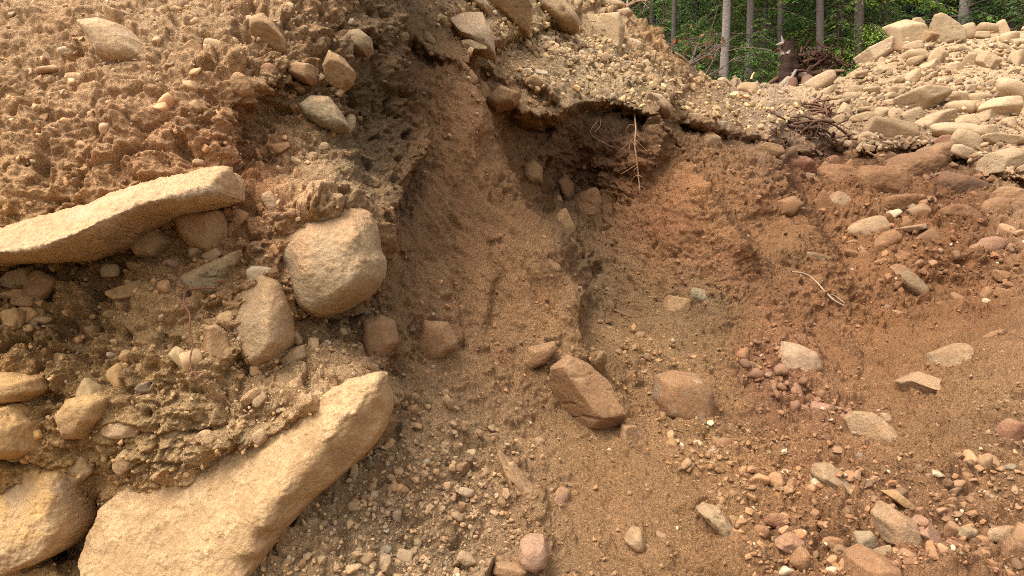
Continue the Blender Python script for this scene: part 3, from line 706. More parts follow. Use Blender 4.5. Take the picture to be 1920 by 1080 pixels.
sculpt('orange tan boulder crusted with gravel in the bottom corner of the bank', [(-90,880),(0,868),(60,858),(130,878),(152,948),(158,985),(142,1022),(90,1046),(40,1072),(0,1088),(-90,1100)], 2.66,
       [(-50,900,.10),(0,885,.05),(100,885,.06),(60,940,.14),(130,940,.14),(0,980,.2),(80,1000,.22),(130,1000,.17),(0,1050,.2),(60,1045,.17)], 18, 'tan', .9, .10, patch=('tan', .5), vein=.25)
sculpt('upright tan boulder set in the bank beside the overhanging one', [(447,550),(490,513),(522,530),(541,582),(546,640),(520,672),(485,688),(455,668),(438,610)], 2.82, [(460,550,.04),(500,530,.05),(480,600,.11),(520,600,.12),(500,660,.11),(460,640,.09)], 24, 'tan', .6, .08, patch=('ochre', .5))
outline('boulder', 'pale egg shaped boulder high on the near bank, thin white scar on it', [(155,46),(200,41),(240,54),(270,84),(289,118),(272,131),(232,131),(200,116),(183,85)], .13, 'buff', B, .35, .25, .55, nz=.03, crack=.0, vein=.45, patch=('cream', .6))
outline('rock', 'knobbly brown rock under the upright bank boulder, near a dangling root', [(369,642),(385,614),(410,608),(427,625),(442,665),(430,692),(400,693),(374,672)], .085, 'brown', B, 0.10, 0.80, .6, cuts=((-.5,.1,.8,.6),(.5,.2,.8,.66)), nz=.07, crack=.04, patch=('tan', .4))
outline('rock', 'small rounded grey ended rock tucked below the upright bank boulder', [(522,676),(548,652),(575,645),(580,668),(560,690),(535,697)], .07, 'tan', B, 0.18, 0.40, .6, patch=('grey', .5))
outline('boulder', 'orange rounded boulder end at the edge of the bank above a big one', [(-60,700),(30,698),(80,710),(89,729),(60,750),(20,757),(-60,762)], .12, 'amber', B, 0.13, 0.70, .5, nz=.05, patch=('brown', .3))
outline('boulder', 'bulky orange yellow boulder partly buried below the orange one', [(-60,768),(40,757),(74,790),(81,840),(50,856),(0,853),(-60,853)], .15, 'amber', B, 0.08, 0.90, .5, nz=.07, crack=.03, patch=('greytan', .5))
outline('rock', 'lumpy rust orange rock cemented into the gravelly bank', [(115,775),(140,745),(190,737),(212,745),(200,780),(165,822),(130,822)], .10, 'amber', B, 0.13, 0.70, .6, nz=.10, crack=.05, patch=('tan', .5))
outline('flat_stone', 'thin cracked grey slab, angular, in the bank below the long ledge', [(325,535),(345,515),(400,490),(454,468),(442,495),(420,520),(405,553),(365,552)], .05, 'greygreen', B, 0.23, 0.45, .75, nz=.03, crack=.10, patch=('tan', .35), centre=(385, 522))
outline('rock', 'crumbly ochre rock hanging under the tip of the long ledge', [(335,400),(385,388),(425,398),(432,440),(410,480),(370,470),(345,440)], .10, 'ochre', B, 0.08, 0.60, .6, nz=.16, crack=.08, patch=('brown', .4))
outline('rock', 'flat faced tan rock below the long ledge, beside the crumbly ochre one', [(243,450),(270,430),(310,430),(330,455),(300,485),(262,483)], .08, 'tan', B, 0.13, 0.50, .5, nz=.07, crack=.05)
outline('rock', 'blunt brown block with dark underside projecting near the top of the bank', [(472,40),(498,30),(520,52),(534,75),(533,95),(520,103),(490,93),(474,75)], .10, 'ochre', B, 0.28, 0.50, .55, cuts=((0,-.6,.8,.6),), nz=.04, patch=('brown', .4))
outline('rock', 'flattened brown cobble poking from the bank below the blunt block', [(538,128),(560,119),(588,124),(593,150),(585,161),(560,151),(542,142)], .07, 'brown', B, 0.28, 0.50, .55, nz=.05, patch=('ochre', .5))
outline('rock', 'dirt capped tan rock projecting beside the dark eroded bank face', [(607,130),(620,98),(645,112),(666,138),(660,155),(640,172),(615,160)], .10, 'ochre', B, 0.28, 0.90, .55, cuts=((0,-.5,.8,.66),), nz=.05)
outline('boulder', 'round grey brown cobble stuck on the dark eroded face of the bank', [(637,78),(655,62),(680,60),(697,75),(700,95),(688,108),(660,103),(640,97)], .10, 'greytan', B, 0.33, 0.35, .55, nz=.03, patch=('ochre', .35))
outline('rock', 'buried greenish tan rock in the hollow below the projecting cobbles', [(562,200),(585,182),(620,185),(642,215),(655,240),(635,250),(600,238),(575,222)], .09, 'greygreen', B, 0.10, 0.60, .6, nz=.09, patch=('tan', .5))
outline('flat_stone', 'brown slab edge sticking out below the overhanging boulder', [(684,600),(715,592),(738,604),(748,640),(722,676),(696,697),(680,665)], .10, 'brown', B, 0.10, 0.80, .5, nz=.06, crack=.03, patch=('tan', .4))
BANK_STONES = [  # label, x, y, w, h, tilt, shape, colour, proud, dust
 ('rounded cobble angled in the bank above the gravel crusted corner boulder',143,886,62,42,-38,'cobble','tan',.7,.2),
 ('pale long cobble sloping in the bank above the largest smooth boulder',236,860,58,36,-45,'cobble','buff',.7,.2),
 ('small thin ledge of tan stone, dark shadow below, in the gravelly bank',228,808,84,34,-8,'slab','tan',.5,.5),
 ('flat pinkish brown stone above the dark gap between the bottom boulders',165,925,66,40,-40,'slab','brown',.6,.3),
 ('curled thin brown stone beside the dark gap in the bank',195,920,44,20,-48,'slab','ochre',.6,.2),
 ('grey brown egg pebble in the gravelly bank, below a thin grey ledge',322,816,38,26,5,'round','greytan',.7,.1),
 ('thin grey ledge stone in the gravelly bank',322,785,58,22,-25,'slab','greytan',.6,.2),
 ('finger shaped tan pebble pointing down in the gravelly bank',382,825,46,28,-62,'round','buff',.7,.2),
 ('small brown black chip beside the pale egg shaped boulder',360,93,50,34,20,'angular','brown',.5,.1),
 ('smooth tan cobble beside the brown black chip, upper bank',409,88,52,28,12,'round','tan',.6,.3),
 ('low brown stone almost buried, below the dusty upper part of the bank',90,131,44,16,-4,'round','brown',.5,.4),
 ('pale oval stone at the very top of the near bank',480,8,24,16,-5,'round','buff',.7,.1),
 ('pinkish pebble under the long ledge',323,496,34,26,-8,'round','pink',.8,.1),
 ('tan pebble in the shadow under the long ledge',206,507,38,26,-5,'round','tan',.7,.1),
 ('smaller tan pebble under the long ledge near its tip',252,500,34,20,10,'round','ochre',.6,.2),
 ('flat tan stone in the bank below the line of pebbles',240,552,72,34,-18,'slab','ochre',.4,.4),
 ('rust brown cobble in the shaded recess under the long ledge',70,535,52,56,-60,'cobble','brown',.5,.2),
 ('broken tan stone lying in the recess at the edge of the bank',30,522,66,34,-15,'angular','tan',.5,.3),
 ('long thin amber stone under the recess at the edge of the bank',20,552,70,18,-8,'slab','amber',.5,.3),
 ('reddish brown cobble below the amber stone at the edge of the bank',42,565,44,26,0,'round','brown',.4,.3),
 ('finger shaped tan pebble standing in the bank above the overhanging boulder',510,382,46,24,62,'round','tan',.7,.3),
 ('brown cobble on edge at the tip of the long ledge',445,412,40,30,-60,'cobble','brown',.4,.3),
 ('white tipped chip above the grey cracked slab',372,470,44,34,-30,'angular','greytan',.4,.2),
 ('tan knob at the upper tip of the grey cracked slab',397,478,34,22,-30,'round','tan',.6,.2),
 ('low brown stone in the bank below the cracked slab',115,672,36,18,10,'round','brown',.5,.3),
 ('flat tan stone in the bank beside the dirt mound',75,600,40,14,6,'slab','tan',.5,.3),
 ('white chip pair in the dust beside the smooth upper cobble',399,58,22,10,15,'angular','white',.7,.0),
 ('small cream pebble under the crumbling lip of the bank',372,305,26,14,8,'round','buff',.8,.0),
 ('thin tan flake above the cream pebble under the bank lip',414,280,28,14,-12,'slab','tan',.7,.2),
 ('cream pebble in the red stained earth at the ledge tip',500,327,16,12,10,'round','buff',.8,.0),
 ('pale flake on the earth beside the eroded bank face',556,303,24,14,20,'slab','buff',.6,.2),
 ('angular cream pebble in the upper bank hollow',618,221,28,18,-10,'angular','buff',.6,.2),
 ('low tan knob at the top rim of the overhanging boulder',608,275,22,16,0,'round','tan',.6,.2),
 ('reddish dark pebble in the lower gap of the bank wall',378,716,30,18,12,'angular','brown',.5,.2),
 ('blue grey chip set in the gravelly bank',268,728,34,22,-12,'angular','grey',.5,.1),
 ('flat tan flake on top of the gravelly bank shelf',470,745,46,22,-32,'slab','silt',.6,.4),
 ('steep flat stone in the gravel shelf above the largest boulder',570,795,78,22,-42,'slab','silt',.5,.5),
 ('rounded tan pebble at the top of the gravel shelf',603,735,18,20,40,'round','buff',.7,.1),
 ('oval tan pebble on the gravel shelf, below a flat flake',484,748,26,34,40,'round','tan',.6,.2),
 ('stubby tan pebble on the gravel shelf above the flat faced boulder',487,822,28,36,50,'round','tan',.6,.3),
 ('grey disc shaped stone wedged between the two bottom boulders',182,1022,74,46,18,'slab','greytan',.9,.1),
 ('tan rock with crumbs on it at the bottom edge, under the gravel crusted boulder',140,1068,170,56,-14,'block','amber',.8,.4),
 ('small tan rock at the bottom edge under the largest smooth boulder',262,1074,88,34,4,'cobble','tan',.7,.6),
 ('dark tan stone at the bottom edge, under the middle of the largest boulder',345,1080,70,26,2,'cobble','brown',.5,.3),
 ('tiny dark brown crack stone beside the gap',178,985,26,30,70,'angular','dark',.0,.2),
 ('dusty cobble half buried in the dusty upper bank',150,148,50,30,10,'round','greytan',.2,.6),
 ('rounded brown cobble dusted over in the upper bank',228,190,44,30,-8,'round','brown',.25,.5),
 ('blocky tan clod at the rim of the notch in the bank',452,163,52,44,20,'clod','silt',.3,.5),
 ('rough clod hanging in the bank notch beside red soil',505,135,36,30,30,'clod','rust',.2,.2),
 ('stubby knob of cemented earth on the dark eroded face',718,80,34,36,60,'clod','brown',.4,.2),
 ('tan rounded stone in the bank wall beneath the projecting cobbles',655,232,28,48,10,'cobble','greytan',.3,.3),
 ('brown cobble at the foot of the dark eroded face',700,340,34,22,15,'cobble','brown',.4,.2),
]
for (lb, x, y, w, h, a, sh, co, pr, du) in BANK_STONES:
    rock('stone' if max(w, h) < 40 else 'rock', lb, x, y, w, h, a, sh, co, B, pr * .55 - .05, min(1, du + .3))

# ---- stones of the slopes, pit and bench
outline('boulder', 'wedge shaped brown block boulder sticking out of the slope in the middle', [(1022,735),(1032,690),(1065,668),(1110,688),(1146,724),(1173,780),(1152,832),(1122,846),(1080,812),(1042,772)], .24, 'brown', 'pit', .28, .5, .42,
        cuts=((-.55,-.35,.75,.45),(.35,.45,.8,.62),(.3,-.75,.55,.62)), nz=.035, crack=.05, patch=('tan', .4), centre=(1098, 760))
outline('flat_stone', 'flat brown stone perched above the wedge shaped boulder', [(975,682),(990,652),(1040,640),(1046,655),(1020,682),(987,697)], .09, 'brown', 'pit', .5, .5, .5, nz=.07, crack=.06, patch=('tan', .4))
outline('boulder', 'rounded brown boulder with purple grey patches on the debris slope', [(1224,742),(1230,705),(1265,696),(1305,702),(1333,730),(1336,790),(1310,806),(1270,791),(1234,776)], .17, 'brown', 'pit', .62, .3, .38, nz=.05, patch=('grey', .6), vein=.3)
outline('rock', 'dark rock with a white quartz stripe, leaning on the wedge shaped boulder', [(1150,845),(1165,795),(1195,800),(1210,830),(1195,850),(1165,856)], .08, 'brown', 'pit', .2, .4, .5, cuts=((.6,.2,.7,.5),), nz=.05, crack=.05, vein=.7)
outline('boulder', 'cream heart shaped boulder with dirt stuck to its face, in the pit', [(1456,662),(1470,640),(1495,645),(1525,658),(1537,690),(1510,713),(1480,720),(1454,700)], .15, 'cream', 'pit', .45, .3, .5, nz=.06, crack=.05, patch=('ochre', .55))
outline('boulder', 'upright grey tan block at the far side of the near debris', [(1750,700),(1753,664),(1805,643),(1813,690),(1814,726),(1772,732)], .16, 'greytan', 'pit', .3, .4, .38, cuts=((-.5,.2,.8,.5),), nz=.04, crack=.03)
outline('boulder', 'tan faceted boulder resting below the upright grey block', [(1688,716),(1728,698),(1770,714),(1787,741),(1725,758),(1703,742)], .15, 'tan', 'pit', .4, .25, .45, cuts=((-.55,-.4,.6,.45),(.1,.7,.7,.6)), nz=.04, crack=.02)
outline('boulder', 'squarish tan boulder on the debris below the pinkish stone', [(1588,788),(1605,772),(1640,775),(1669,800),(1677,822),(1642,833),(1600,823)], .14, 'tan', 'pit', .45, .25, .42, cuts=((-.6,0,.7,.45),(.3,.6,.7,.6)), nz=.05, crack=.04, patch=('ochre', .4))
outline('boulder', 'long faceted tan boulder lying down the stony debris slope', [(1524,890),(1535,872),(1560,871),(1596,895),(1638,945),(1626,963),(1590,951),(1550,922)], .12, 'greytan', 'pit', .55, .15, .4, cuts=((.45,.6,.6,.40),(-.45,-.5,.7,.55)), nz=.03, crack=.03, patch=('ochre', .5))
outline('flat_stone', 'orange brown slab beside the long faceted boulder', [(1650,920),(1680,918),(1722,955),(1716,971),(1664,931)], .05, 'ochre', 'pit', .9, .1, .6, nz=.03, crack=.03)
outline('boulder', 'broad tan slab boulder below the orange brown slab', [(1643,968),(1660,944),(1702,970),(1720,1020),(1690,1030),(1653,1012)], .11, 'tan', 'pit', .5, .3, .42, nz=.04, crack=.04, patch=('ochre', .5), vein=.2)
outline('boulder', 'reddish pink pointed boulder against the broad tan slab', [(1709,992),(1735,970),(1759,1000),(1761,1026),(1728,1016)], .09, 'pink', 'pit', .5, .2, .45, cuts=((.4,.3,.8,.5),), nz=.04, patch=('rust', .6))
outline('rock', 'rough yellow grey rock, split along its grain, low on the debris slope', [(1305,955),(1320,944),(1347,952),(1387,1005),(1381,1016),(1350,1006)], .08, 'greytan', 'pit', .5, .15, .5, nz=.07, crack=.14, patch=('ochre', .4))
outline('boulder', 'large half buried brown mound of stone at the bottom edge of the debris', [(1588,1090),(1595,1048),(1630,1032),(1668,1050),(1690,1090)], .13, 'brown', 'pit', .3, .6, .5, nz=.05)
outline('boulder', 'round pinkish tan cobble at the bottom edge of the gravel fan', [(972,1045),(975,1018),(995,1006),(1020,1008),(1030,1030),(1025,1055),(1000,1066),(980,1060)], .095, 'pink', 'pit', .75, .2, .5, nz=.04, patch=('tan', .6))
outline('flat_stone', 'flat dark brown stone in front of the round pinkish cobble', [(922,1072),(930,1054),(965,1058),(992,1068),(985,1080),(940,1082)], .04, 'brown', 'pit', .9, .2, .5, nz=.05, crack=.05)
outline('rock', 'egg shaped tan cobble half buried in the smooth brown slope', [(1170,1012),(1185,992),(1200,990),(1209,1015),(1205,1033),(1185,1030)], .07, 'tan', 'pit', .4, .4, .55, nz=.03)
outline('flat_stone', 'long dirt covered slab buried in the foot of the smooth chute', [(930,842),(968,880),(1010,922),(1020,960),(1028,1012),(990,1000),(965,945),(945,890)], .10, 'silt', 'pit', -.45, 1.0, .5, nz=.08)
outline('flat_stone', 'buried brown slab with a pale lower rim on the smooth chute', [(778,655),(795,602),(840,605),(860,640),(858,652),(830,672),(800,684)], .09, 'brown', 'pit', .25, .7, .4, nz=.05, patch=('tan', .5))
outline('boulder', 'brown stone jutting from the rib of the far slope', [(1453,378),(1485,368),(1504,384),(1476,413),(1455,406)], .16, 'brown', 'pit', .4, .5, .5, nz=.05)
outline('boulder', 'orange tan rock in the ridge beside the hollow under the roots', [(978,310),(1000,298),(1018,315),(1016,345),(992,352),(978,335)], .16, 'ochre', 'pit', .3, .5, .5, nz=.07, crack=.05)
outline('boulder', 'big cream slab lying on the upper slope, blunt point downhill', [(842,36),(870,24),(905,27),(926,70),(931,112),(905,104),(862,70)], .18, 'cream', 'pit', .5, .2, .5, cuts=((-.2,.5,.8,.66),), nz=.04, patch=('grey', .35))
outline('boulder', 'large square tan boulder at the top of the upper slope', [(908,-10),(990,-10),(1001,20),(992,62),(955,42),(925,22)], .26, 'buff', 'pit', .4, .3, .45, cuts=((.2,-.5,.8,.6),), nz=.05, crack=.05)
outline('boulder', 'long rounded boulder lying beside the large square one on the upper slope', [(990,-20),(1045,-12),(1087,42),(1086,60),(1055,55),(1010,20)], .20, 'tan', 'pit', .5, .2, .42, nz=.035, patch=('buff', .5))
outline('boulder', 'upright cream boulder standing near the crest above the hollow', [(1104,62),(1125,30),(1160,27),(1171,60),(1162,108),(1142,102),(1128,72)], .20, 'buff', 'pit', .5, .2, .45, cuts=((-.5,-.1,.8,.5),), nz=.05, crack=.03, patch=('white', .3))
outline('boulder', 'brown boulder beside the large square one at the top of the slope', [(872,-10),(905,-5),(925,25),(918,38),(890,20)], .16, 'tan', 'pit', .4, .3, .5, nz=.04)
outline('flat_stone', 'flat cream slab balanced on the boulders at the crest', [(1145,22),(1178,17),(1188,26),(1172,38),(1150,32)], .10, 'buff', 'pit', 1.6, .1, .6, nz=.05, crack=.04)
outline('boulder', 'cream boulder sitting on the rim of the hollow beside the bench', [(1212,175),(1236,181),(1261,208),(1256,222),(1234,214)], .17, 'cream', 'pit', .5, .25, .5, nz=.07, crack=.05, patch=('white', .4))
outline('boulder', 'brown squared clod of earth on the ridge top above the hollow', [(905,192),(938,165),(978,180),(966,200),(930,207)], .16, 'silt', 'pit', .5, .6, .45, nz=.08, crack=.06, cat='clod')
PIT_STONES = [
 ('rock','flat tan slab rock on the upper slope below the big cream slab',886,86,56,20,10,'slab','buff',.8,.2),
 ('rock','thin white slab lying flat on the crest of the chute ridge',1000,136,54,12,8,'slab','white',.7,.1),
 ('rock','dark brown cobble on the ridge above the hollow',1003,158,40,24,32,'cobble','brown',.6,.2),
 ('stone','dark red brown stone in the ridge below the squared clod',975,216,30,12,0,'round','rust',.6,.1),
 ('boulder','small rounded cream boulder in the crumbling knoll at the crest',1189,84,30,24,10,'round','cream',.6,.1),
 ('stone','flat tan pebble stack member under the cream knoll boulder',1176,101,24,9,4,'round','tan',.6,.1),
 ('stone','grey pebble under the cream knoll boulder',1175,108,20,10,-4,'round','grey',.6,.1),
 ('rock','tan rock wedged among the crest boulders',1096,50,26,34,10,'angular','buff',.6,.2),
 ('rock','brown rock leaning by the upright cream boulder',1080,54,22,30,-10,'cobble','tan',.6,.2),
 ('rock','tan rock piled beside the upright cream boulder',1112,38,28,22,-12,'angular','buff',.7,.2),
 ('rock','cream stone on the crest behind the flat balanced slab',1140,6,60,22,10,'cobble','buff',.8,.2),
 ('rock','broken tan stone at the crest, under the balanced slab',1185,45,20,16,40,'angular','buff',.6,.2),
 ('rock','grey tan slab sunk in the upper dusty slope beside the chute',800,70,40,18,50,'slab','greytan',.3,.3),
 ('stone','little tan stone beside the big cream slab',862,62,22,14,20,'round','buff',.7,.2),
 ('stone','flat tan flake near the foot of the big cream slab',870,112,22,14,-10,'slab','buff',.6,.2),
 ('stone','cream stone in the gravel patch of the upper slope',990,80,32,16,-4,'angular','buff',.6,.2),
 ('stone','brown stone dropped below the gravel patch',1055,117,14,20,-30,'angular','brown',.5,.2),
 ('rock','flat cream slab on the rim of the bench edge',1300,224,62,22,6,'slab','cream',.6,.2),
 ('rock','pale broken slab on the bench rim next to the flat cream slab',1345,236,44,18,0,'slab','white',.5,.3),
 ('boulder','blocky orange tan boulder on the bench before the tree trunks',1399,170,46,38,12,'block','ochre',.6,.1),
 ('boulder','squarish cream boulder on the bench below the blocky orange one',1437,204,38,28,8,'block','buff',.6,.2),
 ('boulder','cream boulder on the bench near the root tangle',1477,196,42,24,4,'block','cream',.6,.2),
 ('rock','sharp pale rock at the foot of the tree with pale bark',1359,154,30,14,38,'slab','buff',.6,.2),
 ('rock','tan rock half sunk in the bench slope',1311,186,26,20,20,'angular','tan',.3,.5),
 ('boulder','round tan cobble topping the cobble cluster on the pit slope',1582,383,58,36,36,'round','tan',.7,.2),
 ('boulder','smooth cream oblong cobble in the cobble cluster',1624,428,86,36,-13,'round','buff',.75,.1),
 ('boulder','brown oblong cobble leaning under the cream oblong one',1655,459,66,40,-36,'round','brown',.6,.25),
 ('stone','small tan stone under the cream oblong cobble',1596,457,30,14,-15,'cobble','tan',.6,.2),
 ('stone','brown stone upright at the foot of the cobble cluster',1623,484,30,36,20,'cobble','brown',.5,.2),
 ('stone','brown stone left of the upright one at the cluster foot',1598,477,28,18,5,'cobble','brown',.5,.2),
 ('stone','squat brown stone below the leaning brown cobble',1650,494,32,20,-12,'cobble','brown',.5,.3),
 ('rock','angular brown rock beside the leaning brown cobble',1692,484,42,30,15,'angular','brown',.5,.4),
 ('boulder','pinkish white oval boulder alone on the red brown pit slope',1851,462,86,42,-14,'round','pink',.5,.2),
 ('boulder','grey mottled boulder half buried, lying down the pit slope',1702,530,96,40,36,'round','greytan',.25,.5),
 ('rock','angular tan rock near the top of the pit slope',1724,398,44,34,-28,'angular','tan',.5,.3),
 ('rock','long thin brown slab above the angular brown rock',1712,428,62,12,-8,'slab','tan',.6,.3),
 ('stone','pale round pebble in the pit slope dirt',1788,424,20,12,4,'round','grey',.6,.1),
 ('stone','tan pebble below the pale round one',1760,471,16,12,10,'round','tan',.6,.1),
 ('rock','brown flat rock stacked over a dark gap, far pit slope',1881,519,50,24,10,'slab','brown',.6,.3),
 ('rock','brown oval stone beside the dark gap on the far pit slope',1849,553,34,22,-40,'round','brown',.6,.2),
 ('rock','brown flat stone under the dark gap on the far pit slope',1886,553,46,20,22,'slab','brown',.5,.2),
 ('rock','brown stone in the middle of the stack by the dark gap',1893,537,34,20,30,'slab','brown',.5,.2),
 ('stone','small round tan stone at the foot of the pit slope',1659,577,20,15,10,'round','tan',.7,.1),
 ('stone','flat tan stone next to the small round one',1681,587,28,12,4,'round','tan',.4,.3),
 ('rock','long dark earth crusted stone at the edge of the near debris',1868,632,48,20,-24,'slab','brown',.6,.4),
 ('rock','greyish brown buried stone in the far slope',1527,483,60,18,10,'round','greygreen',.2,.5),
 ('rock','column of brown rock in the rib above the cobble cluster',1546,388,42,66,-15,'block','brown',.3,.6),
 ('rock','brown block below the bench rim',1325,270,44,50,10,'block','greytan',.2,.6),
 ('rock','tan block hanging in the cut under the bench rim',1440,285,54,34,-20,'block','silt',.3,.6),
 ('boulder','dusty dark clod boulder at the top edge of the pit slope',1870,396,66,50,0,'clod','brown',.3,.5),
 ('boulder','rust brown lump of earth under the bench rim near the rock pile',1757,296,96,50,-6,'clod','brown',.5,.3),
 ('boulder','dark brown earth lump beside the rust brown one',1840,325,60,44,14,'clod','brown',.4,.3),
 ('boulder','brown earth block hanging in the bench face',1660,300,40,40,20,'clod','brown',.4,.4),
 ('boulder','orange brown stone dome in the bench face',1558,306,34,34,0,'round','rust',.3,.2),
 ('rock','brown stone wedged in the bench face, dark gap below',1595,290,34,20,-20,'cobble','brown',.5,.2),
 ('rock','tan stone in the slope under the bench face',1520,335,30,20,14,'cobble','tan',.5,.2),
 ('rock','tan cobble below the bench face by the rust dome',1505,322,28,16,-6,'cobble','tan',.5,.2),
 ('boulder','pinkish angular boulder at the lower end of the red stone streak',1551,775,70,40,14,'angular','pink',.5,.2),
 ('stone','round brown cobble at the lower end of the red stone streak',1504,771,36,24,5,'round','brown',.7,.1),
 ('rock','brown blocky rock in the red stone streak',1451,736,42,40,30,'block','brown',.5,.3),
 ('stone','dark rust stone in the red streak under the brown block',1493,752,28,20,-20,'angular','rust',.5,.1),
 ('rock','flat brown stone at the upper end of the red stone streak',1419,662,42,14,2,'slab','ochre',.6,.2),
 ('rock','rust red slab below the flat brown stone',1430,677,48,20,35,'slab','rust',.5,.1),
 ('rock','thin orange flake in the red streak',1415,690,38,20,30,'angular','ochre',.5,.1),
 ('stone','dark rust chip in the red streak',1395,692,34,20,30,'angular','rust',.5,.1),
 ('stone','rust flake standing in the red streak',1440,702,24,26,60,'angular','rust',.5,.1),
 ('stone','purple brown chip in the red streak',1421,715,24,18,-30,'angular','rust',.5,.1),
 ('rock','rust red stone upright on the debris below the patchy boulder',1356,841,30,42,10,'angular','rust',.5,.1),
 ('rock','rust red stone lying beside the upright rust red one',1381,858,32,24,20,'angular','rust',.6,.1),
 ('stone','cream pebble beside the rust red stones',1335,848,14,14,0,'angular','white',.6,.0),
 ('rock','dark crusted clod on the edge of the near debris mound',1897,815,58,56,20,'clod','rust',.4,.2),
 ('stone','small tan stone by the foot of the squarish boulder',1662,785,22,22,0,'block','tan',.6,.2),
 ('rock','pale grey slab stone in the dirt above the orange brown slab',1627,870,52,18,40,'slab','grey',.4,.1),
 ('stone','brown rounded stone above the long faceted boulder',1612,884,26,22,10,'round','brown',.6,.2),
 ('rock','brown stone stuck in the dirt uphill of the long boulder',1490,878,32,44,20,'clod','brown',.3,.4),
 ('rock','dark grey brown stone upslope of the long boulder',1513,884,28,34,-20,'cobble','greytan',.5,.2),
 ('rock','greenish grey flat stone under the long faceted boulder',1545,930,44,60,-30,'slab','greytan',.4,.3),
 ('rock','rounded rust brown cobble on the lower debris slope',1462,979,60,32,20,'round','rust',.6,.2),
 ('rock','angular tan rock below the rounded rust brown cobble',1480,1022,54,42,16,'angular','pink',.5,.3),
 ('stone','brown cobble beside the rough split rock',1428,1000,30,28,20,'round','brown',.6,.2),
 ('rock','brown stone below the angular tan rock',1502,1050,34,42,30,'cobble','brown',.5,.4),
 ('stone','blue grey stone among the lower debris',1586,992,34,26,10,'angular','grey',.6,.1),
 ('rock','pale grey green stone among the lower debris',1620,1012,36,40,-20,'angular','greygreen',.7,.0),
 ('stone','dark grey green stone below the pale grey green one',1657,1037,36,24,-20,'angular','greygreen',.5,.1),
 ('stone','narrow brown stone beside the broad tan slab',1641,985,18,28,10,'round','brown',.6,.2),
 ('rock','brown dirt covered stone above the grey stones',1600,970,44,36,20,'cobble','brown',.3,.5),
 ('rock','wide brown buried stone below the rust brown cobble',1565,1020,54,28,25,'cobble','brown',.3,.5),
 ('rock','tan egg stone lying clear on the near debris',1881,1003,54,32,-8,'round','tan',.7,.2),
 ('rock','grey brown cobble on the near debris beside the egg stone',1817,1002,34,28,15,'round','greytan',.5,.3),
 ('stone','oval brown cobble on the near debris',1783,968,34,20,18,'round','brown',.6,.3),
 ('rock','dark brown jagged stone at the bottom of the debris',1826,1040,56,30,-12,'angular','brown',.5,.1),
 ('rock','reddish brown stone above the dark jagged one',1785,1026,36,26,15,'angular','rust',.5,.2),
 ('rock','white edged brown slab at the bottom corner of the debris',1905,1040,60,52,35,'slab','brown',.5,.3),
 ('rock','tan pointed stone at the bottom edge of the debris',1780,1062,50,34,25,'angular','buff',.5,.2),
 ('rock','orange tan stone at the bottom edge beside the stone mound',1705,1070,60,44,10,'round','brown',.4,.4),
 ('rock','round brown stone at the bottom edge, near the corner slab',1850,1075,60,40,0,'round','brown',.4,.5),
 ('stone','thin dark slate sliver on the debris',1745,956,34,14,50,'slab','dark',.5,.1),
 ('stone','small brown stone lying on the orange brown slab',1666,938,28,18,12,'round','brown',1.6,.2),
 ('stone','pale curved shell like stone on the smooth brown slope',1003,832,38,20,-32,'round','pink',.5,.3),
 ('stone','flat pinkish stone flush with the smooth brown slope',1051,934,30,40,25,'round','pink',.15,.4),
 ('stone','dark chip with a pale tip on the smooth brown slope',1065,912,30,16,10,'angular','brown',.5,.1),
 ('stone','little tan stone flake low on the smooth brown slope',1108,985,26,14,22,'angular','tan',.6,.1),
 ('stone','low tan pebble far down the smooth brown slope',1240,1005,24,14,20,'round','tan',.3,.4),
 ('rock','tan standing cobble in the gravel fan at the bottom edge',721,1058,28,42,8,'cobble','tan',.6,.2),
 ('stone','grey pebble atop the tan standing cobble',722,1030,26,18,0,'cobble','grey',.6,.0),
 ('stone','small brown pebble in the gravel fan by the grey one',680,1050,20,18,0,'round','brown',.6,.1),
 ('stone','cream flat pebble among the gravel fan',874,923,30,18,15,'round','cream',.7,.0),
 ('stone','dark pointed stone in the gravel fan',866,876,22,24,20,'angular','brown',.5,.1),
 ('stone','dark brown stone set against the buried slab',945,870,30,28,0,'angular','brown',.4,.1),
 ('stone','tan rounded stone at the top of the gravel fan',919,802,24,20,10,'round','greytan',.6,.2),
 ('stone','tan stone under the rounded one at the top of the gravel fan',940,832,26,22,10,'angular','tan',.5,.3),
 ('stone','brown upright pebble among the gravel fan',865,952,18,24,20,'cobble','brown',.6,.1),
 ('rock','long tan stone near the bottom of the gravel fan',875,1050,40,24,35,'slab','tan',.5,.3),
 ('stone','brown pebble at the edge of the largest boulder',690,935,24,20,-10,'round','brown',.6,.2),
 ('stone','tan pebble near the edge of the largest boulder',663,950,26,20,10,'round','tan',.6,.3),
 ('stone','pair member brown pebble by the largest boulder foot',584,985,26,26,0,'round','tan',.7,.2),
 ('stone','flat pebble beside the foot of the largest boulder',560,1005,26,16,15,'round','greytan',.7,.1),
 ('rock','tall brown stone standing in the gravel fan',830,850,22,42,10,'angular','tan',.4,.4),
 ('rock','brown upright slab stuck in the slope under the grey hollow',1268,585,50,60,10,'slab','ochre',.4,.2),
 ('stone','dark stone sliver on the far side of the chute ridge',1132,521,26,14,12,'angular','dark',.5,.1),
 ('stone','flat tan stone in the reddish gravel beyond the ridge',1150,548,34,14,18,'slab','greytan',.5,.1),
 ('stone','reddish flat stone in the gravel beyond the ridge',1170,592,46,12,25,'slab','rust',.5,.1),
 ('stone','tan stone in the gravel beyond the ridge foot',1143,620,24,14,20,'round','tan',.6,.1),
 ('stone','round brown stone in the gravel above the patchy boulder',1205,670,30,22,20,'cobble','brown',.4,.3),
 ('stone','pale flat stone stuck on the smooth chute',1014,448,22,14,12,'round','buff',.3,.1),
